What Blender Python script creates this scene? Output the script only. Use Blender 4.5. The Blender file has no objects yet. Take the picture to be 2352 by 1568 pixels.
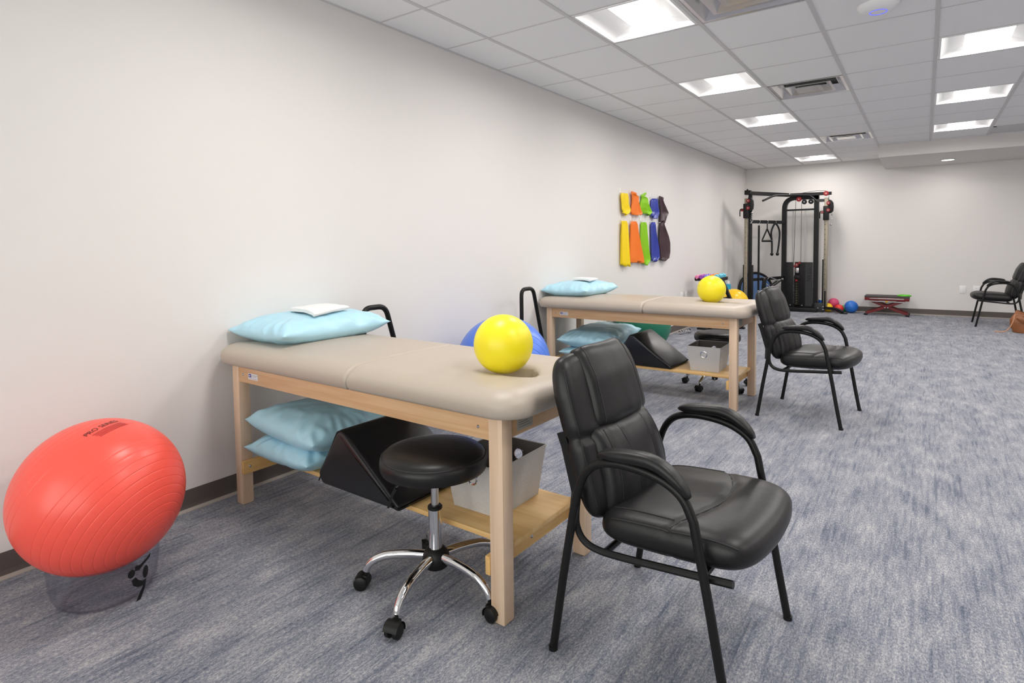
import bpy, bmesh, math, random
from math import sin, cos, pi, radians, sqrt
from mathutils import Vector, Matrix, noise

S = bpy.context.scene
COL = S.collection
random.seed(4)

# ------------------------------------------------------------------ camera, world, exposure
W_, H_ = 2352.0, 1568.0
F_, PX, PY = 1346.19, 1182.11, 635.81
YAW, PITCH, ROLL = -0.6099, 0.0528, -0.0126
CAM = Vector((2.777, 0.0, 1.207))
CH = 2.583                       # ceiling height
YB = 11.604                      # far wall
XR, YF = 6.6, -1.9               # walls outside the frame


def camera():
    cy, sy, cp, sp = cos(YAW), sin(YAW), cos(PITCH), sin(PITCH)
    f = Vector((sy * cp, cy * cp, -sp))
    r = Vector((cy, -sy, 0))
    u = r.cross(f)
    c, s = cos(ROLL), sin(ROLL)
    r2, u2 = c * r + s * u, -s * r + c * u
    cd = bpy.data.cameras.new('camera')
    cd.sensor_fit = 'HORIZONTAL'
    cd.sensor_width = 36.0
    cd.lens = 36.0 * F_ / W_
    cd.shift_x = (W_ / 2 - PX) / W_
    cd.shift_y = (PY - H_ / 2) / W_
    cd.clip_start = 0.02
    o = bpy.data.objects.new('camera', cd)
    M = Matrix(((r2.x, u2.x, -f.x, CAM.x), (r2.y, u2.y, -f.y, CAM.y), (r2.z, u2.z, -f.z, CAM.z), (0, 0, 0, 1)))
    o.matrix_world = M
    COL.objects.link(o)
    S.camera = o


camera()
SKY = 4.3                         # sky outside the unseen windows added behind the camera for brightness
LENS = 5.0                        # glow of the lamp lenses
LAMP_W = 14.0                     # watts of each ceiling lamp
wd = bpy.data.worlds.new('world')
S.world = wd
wd.use_nodes = True
wd.node_tree.nodes['Background'].inputs[0].default_value = (0.95, 0.925, 0.895, 1)
wd.node_tree.nodes['Background'].inputs[1].default_value = SKY
vs = S.view_settings
vs.view_transform = 'Standard'
vs.look = 'None'
vs.gamma = 1
vs.exposure = 0.17
vs.use_curve_mapping = False
S.cycles.use_denoising = True
S.cycles.max_bounces = 8
S.cycles.diffuse_bounces = 5
S.cycles.transparent_max_bounces = 12
S.cycles.sample_clamp_indirect = 6

# ------------------------------------------------------------------ materials
MATS = {}


def srgb(h):
    if isinstance(h, str):
        h = h.lstrip('#')
        c = [int(h[i:i + 2], 16) / 255 for i in (0, 2, 4)]
    else:
        c = h
    return tuple(x / 12.92 if x <= 0.04045 else ((x + 0.055) / 1.055) ** 2.4 for x in c) + (1,)


def mat(name, col, rough=0.5, metal=0.0, spec=0.5, bump=0.0, bscale=200, var=0.0, vscale=5, emit=0, coat=0.0, sheen=0.0, sss=0.0):
    if name in MATS:
        return MATS[name]
    m = bpy.data.materials.new(name)
    m.use_nodes = True
    nt = m.node_tree
    b = nt.nodes['Principled BSDF']
    c = srgb(col) if isinstance(col, str) else tuple(col) + (1,)
    b.inputs['Base Color'].default_value = c
    b.inputs['Roughness'].default_value = rough
    b.inputs['Metallic'].default_value = metal
    b.inputs['Specular IOR Level'].default_value = spec
    b.inputs['Coat Weight'].default_value = coat
    b.inputs['Sheen Weight'].default_value = sheen
    if emit:
        b.inputs['Emission Color'].default_value = c
        b.inputs['Emission Strength'].default_value = emit
    tc = nt.nodes.new('ShaderNodeTexCoord')
    n = nt.nodes.new('ShaderNodeTexNoise')
    n.inputs['Scale'].default_value = vscale
    n.inputs['Detail'].default_value = 4
    nt.links.new(tc.outputs['Object'], n.inputs['Vector'])
    if var:
        hs = nt.nodes.new('ShaderNodeMix')
        hs.data_type = 'RGBA'
        hs.inputs['A'].default_value = tuple(x * (1 - var) for x in c[:3]) + (1,)
        hs.inputs['B'].default_value = tuple(min(1, x * (1 + var)) for x in c[:3]) + (1,)
        nt.links.new(n.outputs['Fac'], hs.inputs['Factor'])
        nt.links.new(hs.outputs['Result'], b.inputs['Base Color'])
    if bump:
        n2 = nt.nodes.new('ShaderNodeTexNoise')
        n2.inputs['Scale'].default_value = bscale
        n2.inputs['Detail'].default_value = 3
        nt.links.new(tc.outputs['Object'], n2.inputs['Vector'])
        bp = nt.nodes.new('ShaderNodeBump')
        bp.inputs['Strength'].default_value = bump
        bp.inputs['Distance'].default_value = 0.002
        nt.links.new(n2.outputs['Fac'], bp.inputs['Height'])
        nt.links.new(bp.outputs['Normal'], b.inputs['Normal'])
    MATS[name] = m
    return m


def wood(name, base, dark, axis):
    m = bpy.data.materials.new(name)
    m.use_nodes = True
    nt = m.node_tree
    b = nt.nodes['Principled BSDF']
    b.inputs['Roughness'].default_value = 0.42
    tc = nt.nodes.new('ShaderNodeTexCoord')
    mp = nt.nodes.new('ShaderNodeMapping')
    sc = [38, 38, 38]
    sc[axis] = 1.6
    mp.inputs['Scale'].default_value = sc
    nt.links.new(tc.outputs['Object'], mp.inputs['Vector'])
    n = nt.nodes.new('ShaderNodeTexNoise')
    n.inputs['Scale'].default_value = 1.0
    n.inputs['Detail'].default_value = 6
    n.inputs['Distortion'].default_value = 0.6
    nt.links.new(mp.outputs['Vector'], n.inputs['Vector'])
    r = nt.nodes.new('ShaderNodeValToRGB')
    r.color_ramp.elements[0].position = 0.30
    r.color_ramp.elements[0].color = srgb(dark)
    r.color_ramp.elements[1].position = 0.60
    r.color_ramp.elements[1].color = srgb(base)
    nt.links.new(n.outputs['Fac'], r.inputs['Fac'])
    nt.links.new(r.outputs['Color'], b.inputs['Base Color'])
    MATS[name] = m
    return m


def carpet_mat():
    m = bpy.data.materials.new('carpet')
    m.use_nodes = True
    nt = m.node_tree
    L = nt.links.new
    b = nt.nodes['Principled BSDF']
    b.inputs['Roughness'].default_value = 0.95
    b.inputs['Specular IOR Level'].default_value = 0.1
    b.inputs['Sheen Weight'].default_value = 0.15
    tc = nt.nodes.new('ShaderNodeTexCoord')

    def nz(scale, detail=2.0, rough=0.5):
        mp = nt.nodes.new('ShaderNodeMapping')
        mp.inputs['Scale'].default_value = scale
        L(tc.outputs['Object'], mp.inputs['Vector'])
        n = nt.nodes.new('ShaderNodeTexNoise')
        n.inputs['Scale'].default_value = 1
        n.inputs['Detail'].default_value = detail
        n.inputs['Roughness'].default_value = rough
        L(mp.outputs['Vector'], n.inputs['Vector'])
        return n.outputs['Fac']

    def mth(op, a, c, clamp=False):
        k = nt.nodes.new('ShaderNodeMath')
        k.operation = op
        k.use_clamp = clamp
        for i, x in enumerate((a, c)):
            if isinstance(x, (int, float)):
                k.inputs[i].default_value = x
            else:
                L(x, k.inputs[i])
        return k.outputs[0]
    # blocks of yarn about 5 cm wide and 25 cm long, in staggered columns
    br = nt.nodes.new('ShaderNodeTexBrick')
    mp = nt.nodes.new('ShaderNodeMapping')
    mp.inputs['Rotation'].default_value = (0, 0, pi / 2)
    L(tc.outputs['Object'], mp.inputs['Vector'])
    L(mp.outputs['Vector'], br.inputs['Vector'])
    br.inputs['Color1'].default_value = (0, 0, 0, 1)
    br.inputs['Color2'].default_value = (1, 1, 1, 1)
    br.inputs['Mortar'].default_value = (0.45, 0.45, 0.45, 1)
    br.inputs['Scale'].default_value = 1
    br.inputs['Mortar Size'].default_value = 0.0
    br.inputs['Brick Width'].default_value = 0.17
    br.inputs['Row Height'].default_value = 0.0095
    br.offset = 0.37
    br.offset_frequency = 2
    bw = nt.nodes.new('ShaderNodeRGBToBW')
    L(br.outputs['Color'], bw.inputs['Color'])
    streak = nz((62, 8, 1), 2.5, 0.6)
    fine = nz((185, 85, 1), 2, 0.7)
    grain = nz((430, 330, 1), 1, 0.6)
    patch = nz((9, 3.6, 1), 3, 0.6)
    dash = nt.nodes.new('ShaderNodeMapRange')
    dash.interpolation_type = 'SMOOTHSTEP'
    dash.inputs['From Min'].default_value = 0.62
    dash.inputs['From Max'].default_value = 0.95
    L(bw.outputs['Val'], dash.inputs['Value'])
    v = mth('MULTIPLY', mth('SUBTRACT', streak, 0.5), 0.6)
    v = mth('ADD', v, mth('MULTIPLY', mth('SUBTRACT', fine, 0.5), 1.25))
    v = mth('ADD', v, mth('MULTIPLY', mth('SUBTRACT', grain, 0.5), 0.7))
    v = mth('ADD', v, mth('MULTIPLY', mth('SUBTRACT', patch, 0.5), 0.62))
    pm = mth('MULTIPLY', mth('SUBTRACT', 0.62, patch), 3.5, True)
    v = mth('SUBTRACT', v, mth('MULTIPLY', mth('MULTIPLY', dash.outputs['Result'], pm), 0.22))
    v = mth('ADD', v, 0.53, True)
    # thin dark furrows between the rows of loops
    fur = nz((48, 1.6, 1), 1, 0.4)
    fr = nt.nodes.new('ShaderNodeMapRange')
    fr.inputs['From Min'].default_value = 0.24
    fr.inputs['From Max'].default_value = 0.33
    L(fur, fr.inputs['Value'])
    v = mth('MULTIPLY', v, mth('ADD', mth('MULTIPLY', fr.outputs['Result'], 0.45), 0.55))
    r = nt.nodes.new('ShaderNodeValToRGB')
    e = r.color_ramp.elements
    e[0].position = 0.08
    e[0].color = (0.068, 0.086, 0.130, 1)
    e[1].position = 0.92
    e[1].color = (0.48, 0.47, 0.475, 1)
    k = e.new(0.5)
    k.color = (0.208, 0.220, 0.262, 1)
    L(v, r.inputs['Fac'])
    L(r.outputs['Color'], b.inputs['Base Color'])
    bp = nt.nodes.new('ShaderNodeBump')
    bp.inputs['Strength'].default_value = 0.5
    bp.inputs['Distance'].default_value = 0.003
    L(fine, bp.inputs['Height'])
    L(bp.outputs['Normal'], b.inputs['Normal'])
    MATS['carpet'] = m
    return m


def clear_plastic(name, tint, gl=0.12):
    m = bpy.data.materials.new(name)
    m.use_nodes = True
    nt = m.node_tree
    nt.nodes.remove(nt.nodes['Principled BSDF'])
    out = nt.nodes['Material Output']
    t = nt.nodes.new('ShaderNodeBsdfTransparent')
    t.inputs['Color'].default_value = tint
    g = nt.nodes.new('ShaderNodeBsdfGlossy')
    g.inputs['Roughness'].default_value = 0.12
    lw = nt.nodes.new('ShaderNodeLayerWeight')
    lw.inputs['Blend'].default_value = 0.25
    ml = nt.nodes.new('ShaderNodeMath')
    ml.operation = 'MULTIPLY_ADD'
    ml.inputs[1].default_value = 0.22
    ml.inputs[2].default_value = gl * 0.3
    nt.links.new(lw.outputs['Facing'], ml.inputs[0])
    mx = nt.nodes.new('ShaderNodeMixShader')
    nt.links.new(ml.outputs[0], mx.inputs[0])
    nt.links.new(t.outputs[0], mx.inputs[1])
    nt.links.new(g.outputs[0], mx.inputs[2])
    nt.links.new(mx.outputs[0], out.inputs['Surface'])
    MATS[name] = m
    return m


mat('wall', (0.79, 0.765, 0.745), 0.62, spec=0.35, bump=0.12, bscale=260)
mat('tile', (0.88, 0.88, 0.88), 0.9, spec=0.2, bump=0.25, bscale=420)
mat('tbar', (0.62, 0.61, 0.61), 0.5)
mat('soffit', (0.72, 0.69, 0.67), 0.7, spec=0.3)
mat('cove', '#5d5551', 0.5, bump=0.05)
mat('cove_toe_lit', '#a79f97', 0.5)  # same base as the cove, with the light on its toe put into the colour
mat('fixture', (0.85, 0.85, 0.85), 0.45)
mat('lens', (1.0, 0.965, 0.93), 0.4, emit=LENS)
mat('duct', (0.72, 0.71, 0.71), 0.22, metal=0.75)
mat('ductdark', (0.05, 0.05, 0.05), 0.5)
mat('white', '#f2f2f2', 0.35)
mat('vinyl', (0.465, 0.40, 0.335), 0.42, spec=0.45, bump=0.08, bscale=500)
wood('maple_x', '#d9b48c', '#c99c70', 0)
wood('maple_y', '#d6af84', '#c4976a', 1)
wood('maple_z', '#dec3a8', '#cfae90', 2)
wood('shelf_wood', '#e6c084', '#d8ac6c', 0)
wood('shelf_wood_y', '#e2b878', '#d3a560', 1)
mat('leather', (0.0090, 0.0086, 0.0092), 0.40, spec=0.38, bump=0.30, bscale=38)
mat('leather_seam', (0.010, 0.010, 0.011), 0.6)
mat('wedge_vinyl', (0.009, 0.009, 0.010), 0.33, spec=0.55, bump=0.05, bscale=400)
mat('powder', (0.006, 0.006, 0.006), 0.40, spec=0.32)
mat('gymblack', (0.007, 0.007, 0.008), 0.45, spec=0.32)
mat('gymgrey', (0.034, 0.034, 0.037), 0.5, spec=.35)
mat('plastic', (0.006, 0.006, 0.006), 0.45, spec=.35)
mat('chrome', (0.78, 0.78, 0.79), 0.08, metal=1.0)
mat('satin', (0.62, 0.62, 0.62), 0.3, metal=1.0)
mat('bolt', (0.55, 0.55, 0.55), 0.3, metal=1.0)
mat('tan_metal', (0.33, 0.29, 0.225), 0.38, metal=0.5)
mat('pillow', (0.45, 0.735, 0.865), 0.40, spec=0.45, bump=0.3, bscale=34)
mat('towel', (0.86, 0.86, 0.86), 0.95, bump=0.5, bscale=260)
mat('yellow', (0.92, 0.78, 0.018), 0.36, spec=0.45)
mat('amber', (0.93, 0.58, 0.012), 0.3, spec=0.5)
mat('red', (0.96, 0.105, 0.074), 0.33, spec=0.5, bump=0.03, bscale=700)
mat('blue', (0.085, 0.21, 0.76), 0.3, spec=0.5)
mat('green', (0.012, 0.16, 0.095), 0.4, spec=0.4)
mat('sm_yellow', (0.90, 0.60, 0.01), 0.4)
mat('sm_pink', (0.66, 0.075, 0.19), 0.45)
mat('sm_red', (0.75, 0.035, 0.025), 0.4)
mat('sm_green', (0.05, 0.36, 0.09), 0.4)
mat('sm_blue', (0.02, 0.16, 0.60), 0.4)
mat('print_dark', (0.05, 0.008, 0.008), 0.5)
mat('print_red', (0.36, 0.02, 0.02), 0.5)
mat('black_print', (0.004, 0.004, 0.004), 0.5)
mat('basket', (0.60, 0.59, 0.58), 0.85, bump=0.5, bscale=420, var=0.14, vscale=140)
mat('basket_in', (0.16, 0.145, 0.14), 0.8)
mat('band_yellow', (0.95, 0.70, 0.005), 0.45)
mat('band_orange', (0.93, 0.21, 0.02), 0.45)
mat('band_green', (0.27, 0.62, 0.008), 0.45)
mat('band_blue', (0.035, 0.055, 0.36), 0.3)
mat('band_plum', (0.055, 0.026, 0.034), 0.4)
mat('sticker', (0.72, 0.72, 0.76), 0.4)
mat('sticker_blue', (0.035, 0.04, 0.30), 0.4)
mat('sticker_grey', (0.40, 0.40, 0.46), 0.5)
mat('sticker_metal', (0.42, 0.39, 0.34), 0.5)
mat('benchred', (0.16, 0.012, 0.014), 0.3, spec=0.5)
mat('benchtop', (0.05, 0.045, 0.045), 0.7)
mat('lime', (0.12, 0.55, 0.03), 0.4)
mat('gold', (0.62, 0.36, 0.02), 0.4)
mat('bagleather', (0.25, 0.088, 0.028), 0.5, bump=0.15, bscale=120, var=0.15, vscale=9)
mat('bagstrap', (0.55, 0.27, 0.14), 0.5)
mat('foamblue', (0.035, 0.36, 0.60), 0.5)
mat('db_aqua', (0.12, 0.52, 0.68), 0.45)
mat('db_orange', (0.88, 0.26, 0.01), 0.45)
mat('db_violet', (0.24, 0.28, 0.78), 0.45)
mat('db_purple', (0.36, 0.07, 0.48), 0.45)
mat('db_pink', (0.85, 0.25, 0.45), 0.45)
mat('mat_blue', (0.085, 0.17, 0.36), 0.35)
mat('redplastic', (0.22, 0.008, 0.010), 0.35)
mat('ringblue', (0.10, 0.12, 1.0), 0.4, emit=1.0)
mat('stack_num', (0.20, 0.16, 0.05), 0.5)
mat('titan', (0.0012, 0.0012, 0.0012), 0.6)
carpet_mat()
clear_plastic('clear', (0.92, 0.922, 0.95, 1), .08)
clear_plastic('added_pane', (0.95, 0.97, 0.96, 1), .05)


# ------------------------------------------------------------------ mesh helpers
def obj(name, bm, m, parent=None, smooth=35, loc=None, rot=None):
    me = bpy.data.meshes.new(name)
    bmesh.ops.recalc_face_normals(bm, faces=bm.faces)
    bm.to_mesh(me)
    bm.free()
    for mm in (m if isinstance(m, (list, tuple)) else [m]):
        me.materials.append(MATS[mm])
    if smooth:
        me.polygons.foreach_set('use_smooth', [True] * len(me.polygons))
        if smooth < 180:
            me.set_sharp_from_angle(angle=radians(smooth))
    o = bpy.data.objects.new(name, me)
    COL.objects.link(o)
    if parent:
        o.parent = parent
    if loc is not None:
        o.location = loc
    if rot is not None:
        o.rotation_euler = rot
    return o


def inst(name, src, parent, loc=None, rot=None):
    o = bpy.data.objects.new(name, src.data)
    COL.objects.link(o)
    o.parent = parent
    if loc is not None:
        o.location = loc
    if rot is not None:
        o.rotation_euler = rot
    return o


def thing(name, label, cat, loc=(0, 0, 0), rz=0.0, group=None):
    o = bpy.data.objects.new(name, None)
    COL.objects.link(o)
    o.empty_display_size = 0.1
    o.location = loc
    o.rotation_euler = (0, 0, rz)
    return tag(o, label, cat, group)


def tag(o, label, cat, group=None):
    o['label'] = label
    o['category'] = cat
    if group:
        o['group'] = group
    return o


def struct(o, label=None):
    o['kind'] = 'structure'
    if label:
        o['label'] = label
    return o


def dup(root, loc, rz=None, label=None, group=None):
    r = root.copy()
    COL.objects.link(r)
    r.location = loc
    if rz is not None:
        r.rotation_euler = (0, 0, rz)
    if label:
        r['label'] = label
    if group:
        r['group'] = group
    for ch in list(root.children):
        c = ch.copy()
        COL.objects.link(c)
        c.parent = r
        for g in list(ch.children):
            d = g.copy()
            COL.objects.link(d)
            d.parent = c
    return r


def BM():
    return bmesh.new()


def box(bm, c, s, bev=0.0, rot=None, seg=2):
    """box with centre c and full size s"""
    t = bmesh.new()
    bmesh.ops.create_cube(t, size=1)
    bmesh.ops.scale(t, vec=s, verts=t.verts)
    if bev:
        bmesh.ops.bevel(t, geom=list(t.edges), offset=bev, segments=seg, profile=0.5, affect='EDGES')
    if rot is not None:
        bmesh.ops.rotate(t, cent=(0, 0, 0), matrix=rot.to_3x3() if isinstance(rot, Matrix) else rot, verts=t.verts)
    bmesh.ops.translate(t, vec=c, verts=t.verts)
    merge(bm, t)
    return bm


def merge(bm, t, M=None):
    mp = {}
    for v in t.verts:
        mp[v] = bm.verts.new(M @ v.co if M else v.co)
    for f in t.faces:
        try:
            g = bm.faces.new([mp[v] for v in f.verts])
            g.material_index = f.material_index
        except ValueError:
            pass
    t.free()


def bx(x0, x1, y0, y1, z0, z1, bev=0.0, bm=None):
    bm = bm or BM()
    return box(bm, ((x0 + x1) / 2, (y0 + y1) / 2, (z0 + z1) / 2), (x1 - x0, y1 - y0, z1 - z0), bev)


def frames(P, closed=False):
    n = len(P)
    T = []
    for i in range(n):
        if closed:
            t = P[(i + 1) % n] - P[i - 1]
        else:
            t = P[min(i + 1, n - 1)] - P[max(i - 1, 0)]
        T.append(t.normalized())
    up = Vector((0, 0, 1))
    if abs(T[0].dot(up)) > 0.9:
        up = Vector((0, 1, 0))
    N = [(up - T[0] * up.dot(T[0])).normalized()]
    for i in range(1, n):
        v = N[-1] - T[i] * N[-1].dot(T[i])
        N.append(v.normalized())
    return [(T[i], N[i], T[i].cross(N[i])) for i in range(n)]


def tube(bm, P, r, seg=10, closed=False, caps=True, prof=None):
    """sweep a circle (or profile list of (n,b)) along points; r may be a list"""
    P = [Vector(p) for p in P]
    fr = frames(P, closed)
    n = len(P)
    rings = []
    for i in range(n):
        ri = r[i] if isinstance(r, (list, tuple)) else r
        T, N, B = fr[i]
        ring = []
        if prof:
            for a, b in prof:
                ring.append(bm.verts.new(P[i] + N * a * ri + B * b * ri))
        else:
            for k in range(seg):
                a = 2 * pi * k / seg
                ring.append(bm.verts.new(P[i] + N * cos(a) * ri + B * sin(a) * ri))
        rings.append(ring)
    m = len(rings[0])
    for i in range(n if closed else n - 1):
        a, b = rings[i], rings[(i + 1) % n]
        for k in range(m):
            bm.faces.new((a[k], a[(k + 1) % m], b[(k + 1) % m], b[k]))
    if caps and not closed:
        bm.faces.new(rings[0][::-1])
        bm.faces.new(rings[-1])
    return bm


SQ = [(-1, -1), (1, -1), (1, 1), (-1, 1)]


def smooth_path(P, n=6, closed=False):
    """Catmull-Rom through points"""
    P = [Vector(p) for p in P]
    out = []
    m = len(P)
    for i in range(m if closed else m - 1):
        p0 = P[(i - 1) % m] if closed or i > 0 else P[0] * 2 - P[1]
        p1, p2 = P[i], P[(i + 1) % m]
        p3 = P[(i + 2) % m] if closed or i + 2 < m else P[-1] * 2 - P[-2]
        for k in range(n):
            t = k / n
            out.append(0.5 * ((2 * p1) + (p2 - p0) * t + (2 * p0 - 5 * p1 + 4 * p2 - p3) * t * t + (3 * p1 - p0 - 3 * p2 + p3) * t ** 3))
    if not closed:
        out.append(P[-1])
    return out


def fillet(P, r, n=6):
    """polyline with rounded corners"""
    P = [Vector(p) for p in P]
    out = [P[0]]
    for i in range(1, len(P) - 1):
        a, b, c = P[i - 1], P[i], P[i + 1]
        u, v = (a - b), (c - b)
        d = min(r, u.length * .49, v.length * .49)
        p, q = b + u.normalized() * d, b + v.normalized() * d
        for k in range(n + 1):
            t = k / n
            out.append((1 - t) ** 2 * p + 2 * t * (1 - t) * b + t * t * q)
    out.append(P[-1])
    return out


def lathe(bm, prof, seg=32, c=(0, 0, 0), axis='z', M=None):
    """prof: list of (radius, height)"""
    t = bmesh.new()
    rings = []
    for r, h in prof:
        if r < 1e-6:
            rings.append([t.verts.new((0, 0, h))])
        else:
            rings.append([t.verts.new((r * cos(2 * pi * k / seg), r * sin(2 * pi * k / seg), h)) for k in range(seg)])
    for a, b in zip(rings[:-1], rings[1:]):
        for k in range(seg):
            k2 = (k + 1) % seg
            if len(a) == 1 and len(b) == 1:
                continue
            if len(a) == 1:
                t.faces.new((a[0], b[k2], b[k]))
            elif len(b) == 1:
                t.faces.new((a[k], a[k2], b[0]))
            else:
                t.faces.new((a[k], a[k2], b[k2], b[k]))
    if axis == 'x':
        R = Matrix.Rotation(pi / 2, 4, 'Y')
    elif axis == 'y':
        R = Matrix.Rotation(-pi / 2, 4, 'X')
    else:
        R = Matrix.Identity(4)
    MM = Matrix.Translation(c) @ (M if M else R)
    merge(bm, t, MM)
    return bm


def cyl(bm, r, h, c=(0, 0, 0), axis='z', seg=20, bev=0.0):
    if bev:
        p = [(0, -h / 2), (r - bev, -h / 2), (r, -h / 2 + bev), (r, h / 2 - bev), (r - bev, h / 2), (0, h / 2)]
    else:
        p = [(0, -h / 2), (r, -h / 2), (r, h / 2), (0, h / 2)]
    return lathe(bm, p, seg, c, axis)


def torus(bm, R, r, c=(0, 0, 0), M=None, seg=32, s2=10):
    P = [(R * cos(2 * pi * k / seg), R * sin(2 * pi * k / seg), 0) for k in range(seg)]
    t = bmesh.new()
    tube(t, P, r, s2, closed=True)
    merge(bm, t, Matrix.Translation(c) @ (M if M else Matrix.Identity(4)))
    return bm


def sphere(bm, r, c=(0, 0, 0), nu=48, nv=24, M=None, fn=None, ths=None):
    p = []
    t = bmesh.new()
    rings = []
    ths = sorted(ths) if ths else [pi * j / nv for j in range(nv + 1)]
    nv = len(ths) - 1
    for j, th in enumerate(ths):
        rr = r * (fn(th) if fn else 1)
        if j in (0, nv):
            rings.append([t.verts.new((0, 0, rr * cos(th)))])
        else:
            rings.append([t.verts.new((rr * sin(th) * cos(2 * pi * k / nu), rr * sin(th) * sin(2 * pi * k / nu), rr * cos(th))) for k in range(nu)])
    for a, b in zip(rings[:-1], rings[1:]):
        for k in range(nu):
            k2 = (k + 1) % nu
            if len(a) == 1:
                t.faces.new((a[0], b[k], b[k2]))
            elif len(b) == 1:
                t.faces.new((a[k], b[0], a[k2]))
            else:
                t.faces.new((a[k], b[k], b[k2], a[k2]))
    merge(bm, t, Matrix.Translation(c) @ (M if M else Matrix.Identity(4)))
    return bm


def grid(bm, nu, nv, fn, wrap_u=False):
    V = [[bm.verts.new(fn(i / nu, j / nv)) for i in range(nu if wrap_u else nu + 1)] for j in range(nv + 1)]
    for j in range(nv):
        for i in range(nu):
            i2 = (i + 1) % nu if wrap_u else i + 1
            bm.faces.new((V[j][i], V[j][i2], V[j + 1][i2], V[j + 1][i]))
    return V


def pad(bm, nu, nv, mid, nrm, thick, corner=0.35, pw=4.0, q=0.5, amp=(1, 1)):
    """closed cushion. mid(u,v) -> centre point, nrm(u,v) -> normal, thick(u,v) -> full thickness; u,v in -1..1"""
    def uv(i, n):
        t = i / n * 2 - 1
        return sin(t * pi / 2) * 0.55 + t * 0.45
    front, back = {}, {}
    for j in range(nv + 1):
        for i in range(nu + 1):
            u, v = uv(i, nu), uv(j, nv)
            k = corner
            su = u * sqrt(max(0, 1 - k * v ** 8 / 2))
            sv = v * sqrt(max(0, 1 - k * u ** 8 / 2))
            e = max(0.0, (1 - abs(u) ** pw)) ** q * max(0.0, (1 - abs(v) ** pw)) ** q
            t = thick(su, sv) * e
            m = Vector(mid(su, sv))
            n = Vector(nrm(su, sv))
            edge = i in (0, nu) or j in (0, nv)
            a = bm.verts.new(m + n * t * 0.5 * amp[0])
            front[i, j] = a
            back[i, j] = a if edge else bm.verts.new(m - n * t * 0.5 * amp[1])
    for j in range(nv):
        for i in range(nu):
            for D, fl in ((front, 0), (back, 1)):
                q4 = [D[i, j], D[i + 1, j], D[i + 1, j + 1], D[i, j + 1]]
                if fl:
                    q4.reverse()
                try:
                    bm.faces.new(q4)
                except ValueError:
                    pass

    def surf(u, v, lift=.0005):
        k = corner
        su = u * sqrt(max(0, 1 - k * v ** 8 / 2))
        sv = v * sqrt(max(0, 1 - k * u ** 8 / 2))
        e_ = max(0.0, (1 - abs(u) ** pw)) ** q * max(0.0, (1 - abs(v) ** pw)) ** q
        return Vector(mid(su, sv)) + Vector(nrm(su, sv)) * (thick(su, sv) * e_ * 0.5 * amp[0] + lift)
    return surf


def prism(bm, pts, y0, y1, bev=0.0, seg=3):
    """extrude an xz polygon along y"""
    t = bmesh.new()
    a = [t.verts.new((x, y0, z)) for x, z in pts]
    b = [t.verts.new((x, y1, z)) for x, z in pts]
    n = len(pts)
    t.faces.new(a)
    t.faces.new(b[::-1])
    for k in range(n):
        t.faces.new((a[k], b[k], b[(k + 1) % n], a[(k + 1) % n]))
    bmesh.ops.recalc_face_normals(t, faces=t.faces)
    if bev:
        bmesh.ops.bevel(t, geom=list(t.edges), offset=bev, segments=seg, profile=0.5, affect='EDGES')
    merge(bm, t)
    return bm


def text_bm(body, size, depth=0.0):
    c = bpy.data.curves.new('t', 'FONT')
    c.body = body
    c.size = size
    c.extrude = depth
    c.align_x = 'CENTER'
    c.align_y = 'CENTER'
    o = bpy.data.objects.new('t', c)
    COL.objects.link(o)
    dg = bpy.context.evaluated_depsgraph_get()
    me = bpy.data.meshes.new_from_object(o.evaluated_get(dg))
    bm = bmesh.new()
    bm.from_mesh(me)
    bpy.data.objects.remove(o)
    bpy.data.curves.remove(c)
    bpy.data.meshes.remove(me)
    return bm


# ------------------------------------------------------------------ room shell
struct(obj('floor', bx(0, XR, YF, YB, -0.08, 0), 'carpet', smooth=0), 'blue and grey flecked carpet floor')
struct(obj('wall_left', bx(-0.12, 0, YF - .12, YB + .12, 0, CH + .35), 'wall', smooth=0), 'long warm off white painted wall')
struct(obj('wall_back', bx(0, XR, YB, YB + .12, 0, CH + .35), 'wall', smooth=0), 'far end wall painted warm grey')
struct(obj('wall_right', bx(XR, XR + .12, YF - .12, YB + .12, 0, CH + .35), 'wall', smooth=0))

# wall behind the camera: a sill, a head and piers around three unseen windows added to brighten the room
WZ0, WZ1 = .35, 2.35
piers = [0.0, .35, 1.55, 1.72, 2.92, 3.09, 4.35, XR]
bm = bx(0, XR, YF - .12, YF, 0, WZ0)
bx(0, XR, YF - .12, YF, WZ1, CH + .35, 0, bm)
for k in range(0, 8, 2):
    bx(piers[k], piers[k + 1], YF - .12, YF, WZ0, WZ1, 0, bm)
struct(obj('wall_front', bm, 'wall', smooth=0))
for k in range(3):
    a, b = piers[2 * k + 1], piers[2 * k + 2]
    bm = BM()
    for q in (a + .025, b - .025):
        bx(q - .025, q + .025, YF - .09, YF - .03, WZ0, WZ1, 0, bm)
    for q in (WZ0 + .025, WZ1 - .025, 1.35):
        bx(a + .05, b - .05, YF - .09, YF - .03, q - .025, q + .025, 0, bm)
    wn = struct(obj('added_window_%d' % (k + 1), bm, 'white', smooth=0))
    obj('added_pane', bx(a + .05, b - .05, YF - .062, YF - .058, WZ0 + .05, WZ1 - .05), 'added_pane', wn, smooth=0)
    ld = bpy.data.lights.new('added_window_portal', 'AREA')
    ld.shape = 'RECTANGLE'
    ld.size, ld.size_y = b - a, WZ1 - WZ0
    ld.cycles.is_portal = True
    lo = bpy.data.objects.new('added_window_portal', ld)
    COL.objects.link(lo)
    lo.location = ((a + b) / 2, YF - .14, (WZ0 + WZ1) / 2)
    lo.rotation_euler = (pi / 2, 0, 0)

ceiling = struct(obj('ceiling', bx(0, XR, YF, YB, CH + .22, CH + .30), 'tile', smooth=0), 'white lay in tile ceiling')

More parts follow.
